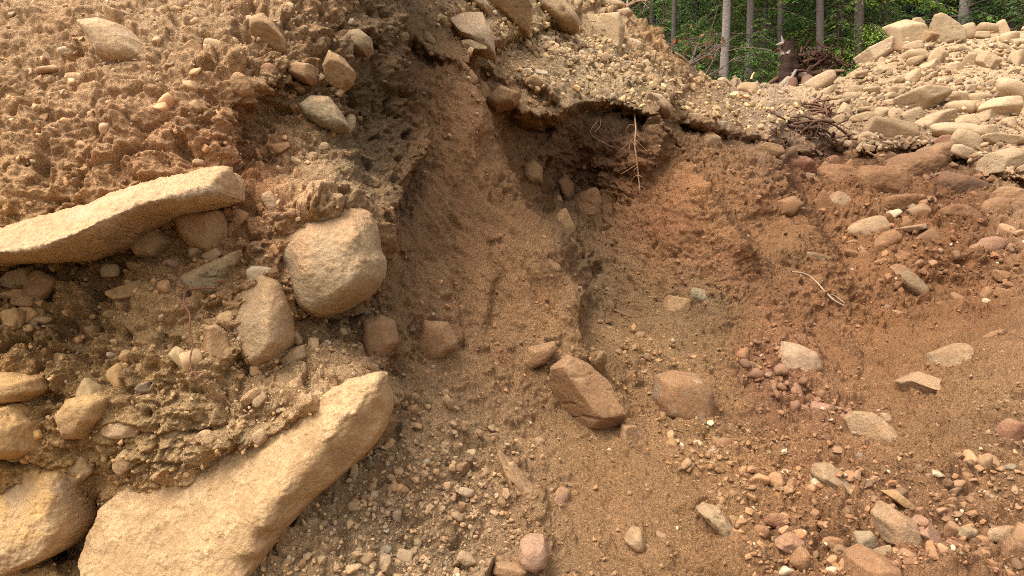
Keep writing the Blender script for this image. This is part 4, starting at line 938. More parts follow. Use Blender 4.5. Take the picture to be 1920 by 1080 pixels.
 ('stone','brown lump on the smooth chute above the buried slab',863,580,22,22,0,'round','brown',.4,.4),
 ('rock','long low brown bump on the smooth chute near the ridge',1036,500,24,44,-35,'cobble','brown',.2,.7),
 ('rock','brown clod at the top of the chute beside the ridge',905,175,30,40,-30,'clod','silt',.3,.6),
 ('rock','dark clod on the ridge above the chute',882,150,26,36,-30,'clod','brown',.3,.5),
 ('stone','brown round stone in the cut bank of the hollow',1228,228,26,14,40,'cobble','brown',.4,.3),
 ('stone','small dark round stone low in the far slope',1268,333,18,14,0,'round','brown',.6,.1),
 ('clod','big rust brown earth clod at the rim under the root tangle',1500,316,76,58,10,'clod','rust',.35,.5),
 ('clod','chunky brown earth clod in the crumbling rim, next to the rust one',1572,336,92,60,-8,'clod','brown',.35,.5),
 ('clod','wide brown earth clod under the bench stones, dark hole beside it',1650,344,104,58,6,'clod','brown',.35,.5),
 ('clod','cracked dark earth block overhanging the pit under the rock pile',1716,318,112,64,-6,'clod','brown',.35,.5),
 ('clod','rounded earth clod between two blocks of the crumbling rim',1795,352,92,58,8,'clod','dark',.35,.5),
 ('clod','earth clod at the end of the crumbling rim by the frame edge',1900,378,90,58,12,'clod','brown',.35,.5),
 ('clod','low earth clod fallen below the cracked dark block',1690,384,86,40,-4,'clod','brown',.35,.5),
 ('clod','low earth clod fallen below the rust clod of the rim',1540,388,50,34,14,'clod','brown',.35,.5),
 ('clod','flat earth clod on the slope below the rounded rim clod',1800,402,80,34,6,'clod','brown',.35,.5),
 ('clod','dark crumbly earth clod in the hollow beyond the chute ridge',1102,392,62,66,-20,'clod','brown',.45,.3),
 ('clod','tall brown clod standing on the chute ridge',1062,352,30,62,-25,'clod','brown',.5,.4),
 ('rock','light tan rock on the chute ridge above a dark gap',1058,418,30,54,-25,'block','ochre',.5,.3),
 ('rock','brown rock at the lower end of the chute ridge',1084,560,26,44,-12,'block','brown',.5,.5),
 ('rock','grey green crumbly rock in the far slope beside a dark hole',1318,560,54,40,25,'clod','greygreen',.3,.3),
 ('rock','tan stone wedge under the lip of the hollow beside the ridge',1045,385,24,40,-20,'block','ochre',.3,.4),
]
for (nm, lb, x, y, w, h, a, sh, co, pr, du) in PIT_STONES:
    rock(nm, lb, x, y, w, h, a, sh, co, 'pit', pr - .02, min(1, du + .2), vein=.5 if 'white edged' in lb else 0, patch=('rust', .4) if co == 'pink' else None)

# ---- the rock pile: its larger stones one by one
PILE = [
 ('pale speckled boulder perched on the shoulder of the rock pile',1698,63,52,44,-20,'cobble','buff',1.0),
 ('brown pointed stone behind the pale speckled boulder',1718,46,20,22,40,'angular','tan',.9),
 ('dark brown leaning stone between the two top boulders of the pile',1738,71,26,36,60,'block','brown',.9),
 ('largest angular grey tan boulder on top of the rock pile',1770,61,52,48,-5,'angular','greytan',1.1),
 ('smooth rounded tan boulder next to the angular one on the pile top',1810,60,36,28,-14,'round','buff',1.1),
 ('oval brown cobble on the ridge of the pile',1856,54,38,18,4,'round','tan',1.4),
 ('upright finger stone on the ridge of the pile',1879,55,18,36,-8,'block','tan',1.2),
 ('flat pale stone under the oval brown cobble on the pile',1836,66,30,14,4,'slab','cream',1.0),
 ('orange brown rounded stone at the pile ridge below the finger stone',1889,72,32,20,-10,'round','tan',1.0),
 ('long pale slab forming the shoulder of the pile below the speckled boulder',1652,96,76,24,-28,'slab','cream',.7),
 ('brown slanting slab under the pale speckled boulder',1680,92,36,26,30,'angular','brown',.7),
 ('oval tan cobble below the pale speckled boulder',1711,89,36,15,-10,'round','tan',.8),
 ('second oval tan cobble, larger, stacked under the first',1718,103,46,19,-6,'round','tan',.8),
 ('third flat oval cobble in the column under the speckled boulder',1714,116,30,15,-12,'round','tan',.8),
 ('blocky grey tan stone with a white cap near the pile top',1757,107,38,26,-4,'block','buff',.8),
 ('small white capped stone sitting on the blocky one',1759,94,18,10,0,'angular','white',1.2),
 ('dusty triangular stone below the blocky one on the pile',1745,124,38,16,-20,'angular','tan',.6),
 ('tan angular stone in the right upper part of the pile with a dark shadow under',1857,120,42,32,22,'angular','tan',.8),
 ('dusty tan block beside the angular shadowed stone',1822,115,34,24,-10,'block','tan',.5),
 ('pale cobble high on the pile at the frame edge',1905,113,34,26,-20,'cobble','buff',.8),
 ('long cream boulder at the foot of the slope where the pile begins',1536,158,58,26,-26,'round','buff',.7),
 ('smaller cream stone under the long cream boulder at the pile foot',1552,172,34,12,-30,'round','buff',.6),
 ('great flat slab with a sharp lower edge in the lower pile',1731,190,84,40,-22,'slab','greytan',.9),
 ('rounded dark topped boulder beside the great flat slab',1791,184,52,24,4,'cobble','tan',.8),
 ('smooth loaf shaped boulder below the dark topped one',1798,204,50,26,3,'round','tan',1.0),
 ('flat oval stone above the big speckled boulder',1836,185,40,18,-2,'round','tan',.8),
 ('brown oval stone between the loaf boulder and the big speckled one',1835,203,34,18,-20,'round','brown',.7),
 ('big pale speckled boulder in the lower pile near the frame edge',1870,204,70,38,6,'block','buff',.9),
 ('large rounded boulder slanting down at the frame edge of the pile',1899,174,58,36,42,'round','buff',.9),
 ('grey tan egg cobble under the great flat slab',1713,221,44,26,-22,'round','greytan',.9),
 ('long slanting boulder resting low on the pile',1749,230,78,30,-26,'block','tan',1.0),
 ('split cream stone on end beside the grey egg cobble',1682,219,30,32,-20,'block','buff',.8),
 ('brown rounded cobble on edge low in the pile',1651,214,32,24,-60,'cobble','greytan',.8),
 ('pale stubby stone on end at the base of the pile',1585,213,24,32,30,'cobble','buff',.8),
 ('broad cream boulder at the pile base below the long slanting one',1794,247,80,30,6,'round','cream',.9),
 ('round cream boulder with a shaded side at the pile base',1812,269,52,30,20,'round','cream',1.0),
 ('cream stone under the round cream boulder at the pile base',1806,286,36,20,20,'round','cream',.8),
 ('grey white schist rock with fine layers at the pile base',1880,300,74,34,-16,'slab','greytan',.5),
 ('wide cream slab behind the schist rock',1880,266,80,24,8,'slab','cream',.8),
 ('weathered white rock face between cream boulders at the pile base',1852,252,40,44,-30,'angular','cream',.4),
 ('wide brown stone sunk at the pile base with a dark hole under it',1665,247,84,32,6,'cobble','tan',.6),
 ('cream stone beside the dark hole at the pile base',1633,262,46,22,16,'block','cream',.7),
 ('dark tan stone on end at the end of the root tangle',1553,260,24,34,10,'cobble','greytan',.8),
 ('pale stone above the root tangle end',1567,229,30,18,-6,'block','buff',.7),
 ('long tan stone near the pile base behind the wide brown one',1618,222,48,20,-20,'round','buff',.7),
 ('tan stone behind the schist rock',1840,222,60,18,-14,'block','tan',.6),
 ('grey tan boulder sunk among the base stones of the pile',1815,232,46,28,-10,'block','tan',.5),
 ('rust brown lump among the cream base stones',1773,267,34,20,6,'clod','rust',.8),
 ('round tan cobble right of the big speckled boulder',1890,233,30,22,-10,'round','tan',.7),
 ('slanting flat cobble in the middle of the pile',1710,146,34,18,-40,'round','buff',.9),
 ('oval tan cobble resting left of the slanting flat one',1636,170,32,14,-6,'round','buff',.9),
 ('oval tan cobble below a small grey green chip',1682,169,26,16,4,'round','tan',.9),
 ('brown tipped flat cobble in the lower pile above the egg cobble',1673,193,38,12,-4,'round','tan',.9),
 ('pointed flat stone in the bare dirt of the pile side',1615,142,22,12,-10,'angular','brown',.7),
 ('narrow tan stone lying in the bare dirt of the pile side',1651,133,24,10,-28,'slab','buff',.8),
 ('small upright tan stone in the bare dirt of the pile side',1632,127,10,12,0,'angular','buff',.9),
]
for i, (lb, x, y, w, h, a, sh, co, pr) in enumerate(PILE):
    if i % 3: co = {'cream': 'buff', 'buff': 'tan'}.get(co, co)
    rock('boulder' if w > 44 else 'rock', lb, x, y, w * 1.18, h * 1.26, a, {'slab': 'angular', 'cobble': 'block'}.get(sh, sh), co, 'pit', pr + .45, .3, vein=.6 if 'schist' in lb or 'weathered' in lb else 0, group='stones of the rock pile')

# ---- loose stones of the pile and of the bench that nothing tells apart
def inside(poly, x, y):
    p = np.array(poly); c = False; j = len(p) - 1
    for i in range(len(p)):
        if (p[i, 1] > y) != (p[j, 1] > y) and x < (p[j, 0] - p[i, 0]) * (y - p[i, 1]) / (p[j, 1] - p[i, 1]) + p[i, 0]: c = not c
        j = i
    return c
def scatter(poly, n, wr, label, group, seed, colours, proud, flat=(.42, .75), gap=.62):
    r = np.random.default_rng(seed); p = np.array(poly); got = 0; tries = 0
    while got < n and tries < n * 60:
        tries += 1
        x = r.uniform(p[:, 0].min(), p[:, 0].max()); y = r.uniform(p[:, 1].min(), p[:, 1].max())
        if not inside(poly, x, y): continue
        w = wr[0] + (wr[1] - wr[0]) * r.random() ** 1.8; h = w * r.uniform(*flat)
        if any(abs(x - q[0]) < gap * (w + q[2]) / 2 and abs(y - q[1]) < gap * (h + q[3]) / 2 for q in ROCKS): continue
        rock('rock', label, x, y, w, h, r.normal(-14, 20), ['round', 'cobble', 'block', 'slab', 'angular'][r.choice(5, p=[.08, .17, .25, .2, .3])], colours[r.integers(len(colours))], 'pit', proud + .2 + r.uniform(0, .4), .25, group=group, seed=int(r.integers(1e9)))
        got += 1
    return got
TANS = ['brown', 'greytan', 'tan', 'tan', 'buff', 'greytan', 'cream', 'greytan', 'brown', 'tan']
n1 = scatter([(1560,185),(1660,150),(1760,160),(1800,170),(1780,190),(1680,200),(1640,230),(1560,235),(1530,200)], 40, (16, 40), 'loose tan cobble lying in the packed lower left flank of the rock pile', 'loose cobbles on the lower flank of the rock pile', 1, TANS, .5)
n2 = scatter([(1720,130),(1800,95),(1920,80),(1920,170),(1850,172),(1780,160)], 36, (15, 36), 'loose tan stone on the upper face of the rock pile', 'loose stones on the upper face of the rock pile', 2, TANS, .45)
n3 = scatter([(1540,240),(1640,232),(1700,240),(1760,262),(1920,250),(1920,330),(1800,300),(1660,276),(1560,278)], 26, (15, 34), 'small cream stone wedged between boulders at the base of the rock pile', 'small stones at the base of the rock pile', 3, ['cream', 'buff', 'tan', 'greytan'], .5)
print('rocks', len(ROCKS), n1, n2, n3)

# ---- earth banked up around the stones it holds
def bank_up(name, V, N, U, VV, dfun, on):
    ob = bpy.data.objects[name]; add = np.zeros(len(V)); nz = fbm(V * 16, 3, 70)
    order = np.argsort(U, kind='stable'); us_ = U[order]
    for (x, y, w, h, ang, o_, prof) in RINFO:
        if o_ != on or max(w, h) < 14 or (x > 1490 and y < 300): continue
        R_ = max(w, h) * .8
        i0, i1 = np.searchsorted(us_, [x - R_, x + R_]); idx = order[i0:i1]; idx = idx[np.abs(VV[idx] - y) < R_]
        if not len(idx): continue
        t = R(ang); dx = U[idx] - x; dy = VV[idx] - y
        a_ = (dx * math.cos(t) + dy * math.sin(t)) / (w / 2); b_ = (-dx * math.sin(t) + dy * math.cos(t)) / (h / 2)
        q = np.hypot(a_, b_)
        if prof: q = np.hypot(dx, dy) / np.interp(np.arctan2(-dy, dx), prof[0], prof[1])
        upside = ss(-.6, .8, -dy / (R_ * .8))
        dist = float(dfun(x, y)); amp = min(.18 * min(w, h) / FPX * dist, .045 if max(w, h) > 170 else .06)
        add[idx] = np.maximum(add[idx], amp * np.exp(-((q - 1.02) / .19) ** 2) * (.22 + .78 * upside) * np.clip(.85 + .9 * nz[idx], .2, 1.6))
    V += N * add[:, None]
    ob.data.vertices.foreach_set('co', np.ascontiguousarray(V, np.float32).ravel()); ob.data.update()
bank_up('terrain', PIT_V, PIT_N, PIT_U, PIT_VV, pit_d, 'pit')
bank_up('earth_bank', BANK_V, BANK_N, BANK_U, BANK_VV, bank_d, 'bank')
# ------------------------------------------------------------------ gravel, crumbs and rubble (nobody could count them)
def pebble_cloud(name, label, centres, normals, sizes, cols, seed, level=1, flat=(.5, .9), sink=.2, mat=None, lay=0.0):
    r = np.random.default_rng(seed); D, F = ico(level); n = len(centres); nv = len(D)
    tmpl = []
    for k in range(28):
        t = D * facet_radius(D, r, 7, 22, .55, 1.0)[:, None]; tmpl.append(t / np.abs(t).max())
    tmpl = np.array(tmpl)
    k = r.integers(0, 28, n)
    V = tmpl[k]
    sc = np.stack([np.ones(n), r.uniform(.6, .95, n), r.uniform(*flat, n)], 1) * sizes[:, None] * .5
    V = V * sc[:, None]
    # stones lie flat-ish on the surface they rest on
    up = normals + r.normal(size=(n, 3)) * (.55 - .4 * lay); up /= np.linalg.norm(up, axis=1, keepdims=True)
    a = np.cross(up, r.normal(size=(n, 3))); a /= np.linalg.norm(a, axis=1, keepdims=True); b = np.cross(up, a)
    W = V[..., :1] * a[:, None] + V[..., 1:2] * b[:, None] + V[..., 2:] * up[:, None]
    W = W + centres[:, None] + (normals * (sizes * .5 * sc[:, 2:].mean() * 0 + sc[:, 2] * (1 - 2 * sink))[:, None])[:, None]
    Fa = (F[None] + (np.arange(n) * nv)[:, None, None]).reshape(-1, 3)
    C = np.repeat(cols, nv, 0)
    me = mesh_np(name, W.reshape(-1, 3), Fa, C, level > 1, mat or M_GRAVEL)
    o = obj(name, me); o['kind'] = 'stuff'; o['label'] = label
    return o

def pebble_cols(base, r, n, spread=.20):
    v = np.clip(1.0 + r.normal(0, spread, n), .6, 1.45); w = r.normal(0, .045, n)
    c = base * np.stack([v * (1 + w), v, v * (1 - w)], 1)
    pale = r.random(n) < .03; c[pale] = lin(188, 164, 130) * r.uniform(.7, 1.1, pale.sum())[:, None]
    grey = r.random(n) < .012; c[grey] = lin(140, 120, 92) * r.uniform(.6, 1.1, grey.sum())[:, None]
    return np.clip(c, .01, .8)

def gravel(name, label, V, N, stone, u, v, dfun, n, seed, region, smin=3.0, smax=15, power=.55, thr=.0):
    r = np.random.default_rng(seed)
    ok = (u > region[0]) & (u < region[1]) & (v > region[2]) & (v < region[3])
    idx = np.nonzero(ok)[0]; clump = fbm(V[idx] * 2.2, 3, seed + 5)
    w = np.clip(stone[idx] - thr, .02, 2) ** 1.3 * np.clip(.35 + 1.6 * clump + .4, .05, 3)
    pick = r.choice(idx, n, p=w / w.sum())
    px = np.minimum(smin * r.random(n) ** -power, smax)
    d = (V[pick] - CAM) @ FWD
    size = px / FPX * d
    jitter = r.normal(size=(n, 3)) * (.002 * d)[:, None]
    base = soil_colour(u[pick], v[pick], V[pick])
    return pebble_cloud(name, label, V[pick] + jitter, N[pick], size, pebble_cols(base, r, n), seed)

gravel('gravel', 'loose pebbles and crumbs strewn over the slopes and pit', PIT_V, PIT_N, PIT_STONE, PIT_U, PIT_VV, pit_d, 17000, 21, (330, 2100, -80, 1250), 2.8, 11)
gravel('gravel', 'pebbles and crumbs cemented in the near earth bank', BANK_V, BANK_N, BANK_STONE, BANK_U, BANK_VV, bank_d, 5000, 22, (-200, 760, -100, 1250), 2.8, 12)
def bank_clasts(n, seed, region, smin, smax, label):
    r = np.random.default_rng(seed); m = (BANK_U > region[0]) & (BANK_U < region[1]) & (BANK_VV > region[2]) & (BANK_VV < region[3]); m = m.reshape(BR + 25, BCT); m[:, BC - 6:] = False; m = m.ravel()
    pick = r.choice(np.nonzero(m)[0], n); pick = np.array([i for i in pick if not any(abs(BANK_U[i] - q[0]) < q[2] * .45 and abs(BANK_VV[i] - q[1]) < q[3] * .45 for q in ROCKS)])
    n = len(pick); d = (BANK_V[pick] - CAM) @ FWD; size = np.minimum(smin * r.random(n) ** -.45, smax) / FPX * d
    b = soil_colour(BANK_U[pick], BANK_VV[pick], BANK_V[pick])
    return pebble_cloud('rubble', label, BANK_V[pick], BANK_N[pick], size, pebble_cols(b, r, n, .14), seed, 3, (.5, .9), .58)
bank_clasts(260, 61, (-60, 720, 430, 1080), 13, 44, 'angular stones cemented in the lower near bank')
bank_clasts(120, 62, (-60, 720, -20, 330), 11, 34, 'stones held in the upper near bank')
# chips patch below the boulders of the upper slope, and coarse gravel in the fan and the lower debris
def patch_gravel(label, poly, n, seed, smin, smax, base=None, sink=.15, level=1, power=.5, flat=(.45, .9), lay=0.0, name='gravel'):
    r = np.random.default_rng(seed); p = np.array(poly, float)
    m = (PIT_U > p[:, 0].min()) & (PIT_U < p[:, 0].max()) & (PIT_VV > p[:, 1].min()) & (PIT_VV < p[:, 1].max())
    m[(NR) * NC:] = False
    idx = np.nonzero(m)[0]; idx = r.permutation(idx)[:n * 6]
    idx = np.array([i for i in idx if inside(poly, PIT_U[i], PIT_VV[i])])[:n]
    n = len(idx); d = (PIT_V[idx] - CAM) @ FWD
    size = np.minimum(smin * r.random(n) ** -power, smax) / FPX * d
    b = soil_colour(PIT_U[idx], PIT_VV[idx], PIT_V[idx]) if base is None else np.tile(lin(*base), (n, 1))
    if name == 'rubble' and base is None: b = .85 * b + .15 * lin(176, 142, 104)
    nn = PIT_N[idx] + lay * np.array([0, 0, 1.2]); nn /= np.linalg.norm(nn, axis=1, keepdims=True)
    return pebble_cloud(name, label, PIT_V[idx], nn, size, pebble_cols(b, r, n, .22), seed, level, flat, sink, lay=lay)
patch_gravel('pale stone chips heaped below the crest boulders', [(985,110),(1000,70),(1040,60),(1090,85),(1130,105),(1170,110),(1230,105),(1200,140),(1120,135),(1060,120)], 700, 31, 5, 18, (160, 132, 98))
patch_gravel('coarse gravel of the fan beside the largest boulder', [(560,1000),(740,760),(820,740),(900,780),(950,860),(980,950),(990,1090),(520,1090)], 380, 32, 6, 22)
patch_gravel('loose stones of the lower debris slope', [(1190,620),(1320,760),(1500,850),(1650,880),(1930,880),(1930,1090),(1400,1090),(1350,960),(1230,830),(1120,600)], 520, 33, 6, 24)
patch_gravel('red stone chips of the streak in the pit', [(1380,650),(1450,660),(1480,720),(1560,760),(1600,800),(1540,800),(1440,760),(1390,720)], 110, 34, 7, 30, (132, 96, 70), level=2)
patch_gravel('small stones on the pit slope by the cobble cluster', [(1480,290),(1560,350),(1900,330),(1930,560),(1780,600),(1600,520),(1560,420)], 260, 35, 5, 18)
patch_gravel('stones scattered on the bench and the upper slope', [(780,10),(900,120),(1000,170),(1200,200),(1450,260),(1520,200),(1400,170),(1250,140),(1000,20)], 900, 36, 5, 18, (176, 146, 106))
patch_gravel('rubble covering the rock pile', [(1500,200),(1580,150),(1690,95),(1780,80),(1930,80),(1930,330),(1820,310),(1650,285),(1560,275)], 1100, 37, 5, 16, (134, 108, 80), .25, 2, .5, (.4, .75), .6, 'rubble')

patch_gravel('angular rubble of the lower debris', [(1190,700),(1320,820),(1500,900),(1700,900),(1930,800),(1930,1090),(1400,1090),(1380,980),(1250,860)], 230, 38, 11, 40, None, .42, 3, .45, (.4, .8), .2, 'rubble')
patch_gravel('angular stones of the fan by the largest boulder', [(560,1000),(720,800),(820,740),(900,780),(960,880),(985,960),(990,1090),(520,1090)], 70, 39, 12, 32, None, .3, 3, .45, (.4, .8), .2, 'rubble')
patch_gravel('blocks and clods of earth on the far pit slope', [(1460,290),(1560,320),(1700,300),(1930,350),(1930,560),(1780,600),(1620,520),(1540,420)], 50, 40, 14, 36, None, .35, 3, .45, (.5, .9), .1, 'rubble')

# ------------------------------------------------------------------ roots, twigs, dead wood
def tube(pts, rad, sides=6, seed=0, wob=0.0):
    P = np.array(pts, float); n = len(P); rad = np.broadcast_to(np.asarray(rad, float), (n,))
    T = np.gradient(P, axis=0); T /= np.linalg.norm(T, axis=1, keepdims=True) + 1e-9
    ref = np.array([.3, .9, .2]); A = np.cross(T, ref); A /= np.linalg.norm(A, axis=1, keepdims=True) + 1e-9; Bn = np.cross(T, A)
    th = np.linspace(0, 2 * math.pi, sides, endpoint=False)
    V = P[:, None] + rad[:, None, None] * (np.cos(th)[None, :, None] * A[:, None] + np.sin(th)[None, :, None] * Bn[:, None])
    V = V.reshape(-1, 3)
    if wob: V = V + wob * fbm(V * 3 / max(rad.max(), .01) * .3, 3, seed)[:, None] * np.repeat(rad, sides)[:, None]
    i = np.arange(n - 1)[:, None] * sides; j = np.arange(sides)[None]; k = (j + 1) % sides
    F = np.stack([i + j, i + k, i + sides + k, i + sides + j], -1).reshape(-1, 4)
    return V, F

def merge(parts):
    Vs, Fs, o = [], [], 0
    for V, F in parts:
        Vs.append(V); Fs.append(F + o); o += len(V)
    return np.concatenate(Vs), np.concatenate(Fs)

def spline(pts, n):
    p = np.array(pts, float); t = np.linspace(0, len(p) - 1, n)
    i = np.clip(t.astype(int), 0, len(p) - 2); f = (t - i)[:, None]
    a = p[np.clip(i - 1, 0, None)]; b = p[i]; c = p[i + 1]; d = p[np.clip(i + 2, None, len(p) - 1)]
    return .5 * (2 * b + (c - a) * f + (2 * a - 5 * b + 4 * c - d) * f ** 2 + (3 * b - a - 3 * c + d) * f ** 3)

def wood_mesh(name, parts, colour, seed=0, var=.3, mat=None):
    V, F = merge(parts)
    c = np.tile(lin(*colour), (len(V), 1)) * (1 + var * fbm(V * 14, 3, seed))[:, None]
    return mesh_np(name, V, F, np.clip(c, .01, .8), True, mat or M_WOOD)

def surf(px, py, on='pit', off=.03):
    d = float((pit_d if on == 'pit' else bank_d)(px, py)); return pt(px, py, d - off)

def surf_path(pp, on='pit', off=.03, n=30):
    q = spline([(x, y, 0) for x, y in pp], n)
    o = np.broadcast_to(np.asarray(off, float), (n,)) if np.ndim(off) else np.full(n, off)
    return np.array([surf(x, y, on, oo) for (x, y, _), oo in zip(q, o)])

r = np.random.default_rng(5)
# root hanging from the lip of the hollow
main = surf_path([(1189,212),(1192,240),(1190,270),(1194,300),(1197,330),(1200,358)], 'pit', .50, 30)
parts = [tube(main, np.linspace(.008, .004, 30), 6)]
for k in range(16):
    i = r.integers(1, 29); L = r.uniform(.05, .15); a = r.uniform(0, 6.28)
    e = np.array([math.cos(a), .4 * math.sin(a), -.35 + .5 * r.random()]); 
    mid = main[i] + e * L * .5 + r.normal(size=3) * .02; parts.append(tube(spline([main[i], mid, main[i] + e * L + np.array([0, 0, -.05])], 7), np.linspace(.004, .002, 7), 4))
for k in range(2):   # fine root hairs along the lip
    x = r.uniform(1075, 1255); y = r.uniform(212, 240); L = r.uniform(20, 75); q = surf_path([(x, y), (x + r.normal() * 9, y + L * .5), (x + r.normal() * 16, y + L)], 'pit', .28, 8)
    parts.append(tube(q, np.linspace(.004, .002, 8), 4))
tag(obj('hanging_root', wood_mesh('hanging_root', parts, (138, 104, 76), 2)), 'pale thin root dangling down the dark hollow, with hair roots', 'root')
# wiry root on the near bank
m1 = surf_path([(404,540),(380,540),(350,545),(345,570),(356,590),(355,620),(361,645),(357,670),(358,690),(366,702),(372,710)], 'bank', .075, 40)
parts = [tube(m1, np.linspace(.0045, .0025, 40), 5), tube(surf_path([(380,538),(378,528),(372,518)], 'bank', .075, 8), .003, 4), tube(surf_path([(350,543),(342,530),(335,520)], 'bank', .07, 8), .0025, 4), tube(surf_path([(357,690),(352,700),(356,712)], 'bank', .07, 8), .002, 4)]
tag(obj('dangling_root', wood_mesh('dangling_root', parts, (128, 84, 66), 3)), 'thin wiry reddish root running down the near bank', 'root')
# bleached root lying on the far slope
m1 = surf_path([(1484,510),(1510,514),(1530,528),(1548,548),(1565,555),(1583,568)], 'pit', .10, 24)
parts = [tube(m1, np.linspace(.009, .005, 24), 6), tube(surf_path([(1548,547),(1562,562),(1584,574)], 'pit', .10, 10), np.linspace(.01, .006, 10), 5)]
tag(obj('bleached_root', wood_mesh('bleached_root', parts, (168, 142, 114), 4, .3)), 'bleached pale root bent over the red brown slope', 'root')
for k, (lb, pp, w, c) in enumerate([
    ('thin straw coloured root poking from the stones at the pile base', [(1672,274),(1690,255),(1715,244),(1738,238)], .016, (200, 168, 122)),
    ('pale twig lying along the bench edge below the pile', [(1624,283),(1640,291),(1660,291),(1677,291)], .014, (196, 160, 116)),
    ('pale stick lying on the crest of the slope by the dead bush', [(1262,100),(1280,108),(1300,130)], .022, (176, 150, 120)),
    ('short dark branch lying on the slope beside the cream rim boulder', [(1228,172),(1240,168),(1253,163)], .035, (104, 74, 56)),
    ('small upright pale stick before the trees', [(1408,150),(1411,141),(1414,136)], .02, (190, 150, 108)),
    ('thin grey twig on the rim of the cut below the bench', [(1434,305),(1437,292),(1436,285)], .012, (170, 150, 124))]):
    q = surf_path(pp, 'pit', .12, 14)
    tag(obj('twig', wood_mesh('twig', [tube(q, np.linspace(w, w * .6, 14), 6, k, .3)], c, k)), lb, 'twig')
# tangle of dug-up roots on the bench edge
c0 = surf(1503, 243, 'pit', .35); parts = []
for k in range(80):
    a = r.uniform(0, 6.28); b = r.normal(0, .5)
    p0 = c0 + np.array([r.normal(0, .22), r.normal(0, .12), r.normal(0, .10)])
    L = r.uniform(.15, .55); dirn = np.array([math.cos(a), .5 * math.sin(a), .45 * math.sin(b + a)])
    parts.append(tube(spline([p0 - dirn * L * .5, p0 + r.normal(size=3) * .07, p0 + dirn * L * .5 + np.array([0, 0, -.1])], 10), np.linspace(r.uniform(.010, .034), .004, 10), 5))
tag(obj('root_tangle', wood_mesh('root_tangle', parts, (92, 68, 52), 8, .5)), 'tangle of dark dug up roots on the bench edge', 'roots')
c0 = surf(1560, 214, 'pit', .1); parts = []
for k in range(46):
    x = 1515 + 40 * r.random(); y = 196 + (x - 1515) * .65 + r.normal() * 5
    p0 = surf(x, y, 'pit', .14); dirn = np.array([r.normal(), .5 * r.normal(), .3 * r.normal()]); dirn /= np.linalg.norm(dirn)
    parts.append(tube(spline([p0 - dirn * .25, p0 + r.normal(size=3) * .05, p0 + dirn * .25], 8), np.linspace(.022, .008, 8), 5))
tag(obj('root_tangle', wood_mesh('root_tangle', parts, (112, 82, 62), 9, .5)), 'ragged brown root remains running along the foot of the rock pile', 'roots')

# decayed stump with its roots and snapped logs before the trees
sb = pt(1476, 160, 15.0)
stump = empty('tree_stump', sb, 'dark rotten stump with a jagged pale top, torn roots beside it', 'stump')
def add_part(name, parts, colour, seed, parent, mat=None, var=.35):
    o = obj(name, wood_mesh(name, parts, colour, seed, var, mat), parent); return o
H = .72
pts = [(-.02 + .05 * math.sin(3 * t), 0, H * t) for t in np.linspace(-.15, 1, 14)]
V, F = tube(pts, np.linspace(.24, .12, 14) * (1 + .12 * np.sin(np.arange(14) * 2.1)), 22)
V[:, :2] *= (1 + .75 * fbm(V * np.array([9, 9, 1.6]), 4, 4, .65))[:, None]
tp = V[:, 2] > H * .86; V[tp, 2] += .22 * (gnoise(V[tp] * 14, 6) + .25)
tip = len(V); V = np.concatenate([V, [[0, 0, H * .8]]]); n0 = 13 * 22
o = add_part('trunk', [(V, F)], (62, 46, 38), 11, stump, M_BARK)
# splintered pale top
parts = []
for k in range(7):
    a = math.pi + r.normal(0, 1.1); p = np.array([.10 * math.cos(a), .10 * math.sin(a), H - .16]); hh_ = r.uniform(.12, .40) * (1 if k < 3 else .55)
    parts.append(tube([p, p + np.array([r.normal(0, .015), 0, hh_ * .6]), p + np.array([r.normal(0, .03), 0, hh_])], [.05, .035, .006], 6, k, .5))
parts.append(tube([(-.02, 0, H), (-.14, -.02, H + .05), (-.25, -.03, H + .02)], [.05, .04, .012], 6))
add_part('splintered_top', parts, (138, 124, 110), 12, stump)
for k, (a, L, c) in enumerate([((.9, -.3, .15), 1.0, (128, 104, 84)), ((1.0, .2, .28), .8, (84, 62, 48)), ((.5, -.5, -.1), .7, (140, 120, 98)), ((.8, -.2, .42), .6, (70, 50, 40)), ((-.6, -.3, -.12), .5, (96, 70, 54)), ((1.0, -.1, .05), 1.15, (74, 52, 42))]):
    a = np.array(a) / np.linalg.norm(a)
    add_part('root', [tube(spline([(0.05, 0, .12), a * L * .45 + np.array([0, 0, .16]) + r.normal(size=3) * .05, a * L + r.normal(size=3) * .06], 12), np.linspace(.075, .02, 12), 8, k, .6)], c, 20 + k, stump)
parts = []
for k in range(120):
    p0 = np.array([.55 + r.normal(0, .22), r.normal(0, .12), .42 + r.normal(0, .14)]); e = r.normal(size=3); e /= np.linalg.norm(e)
    parts.append(tube(spline([p0 - e * .16, p0 + r.normal(size=3) * .04, p0 + e * .16], 6), np.linspace(r.uniform(.012, .04), .005, 6), 5))
add_part('torn_roots', parts, (78, 54, 42), 30, stump, None, .5)
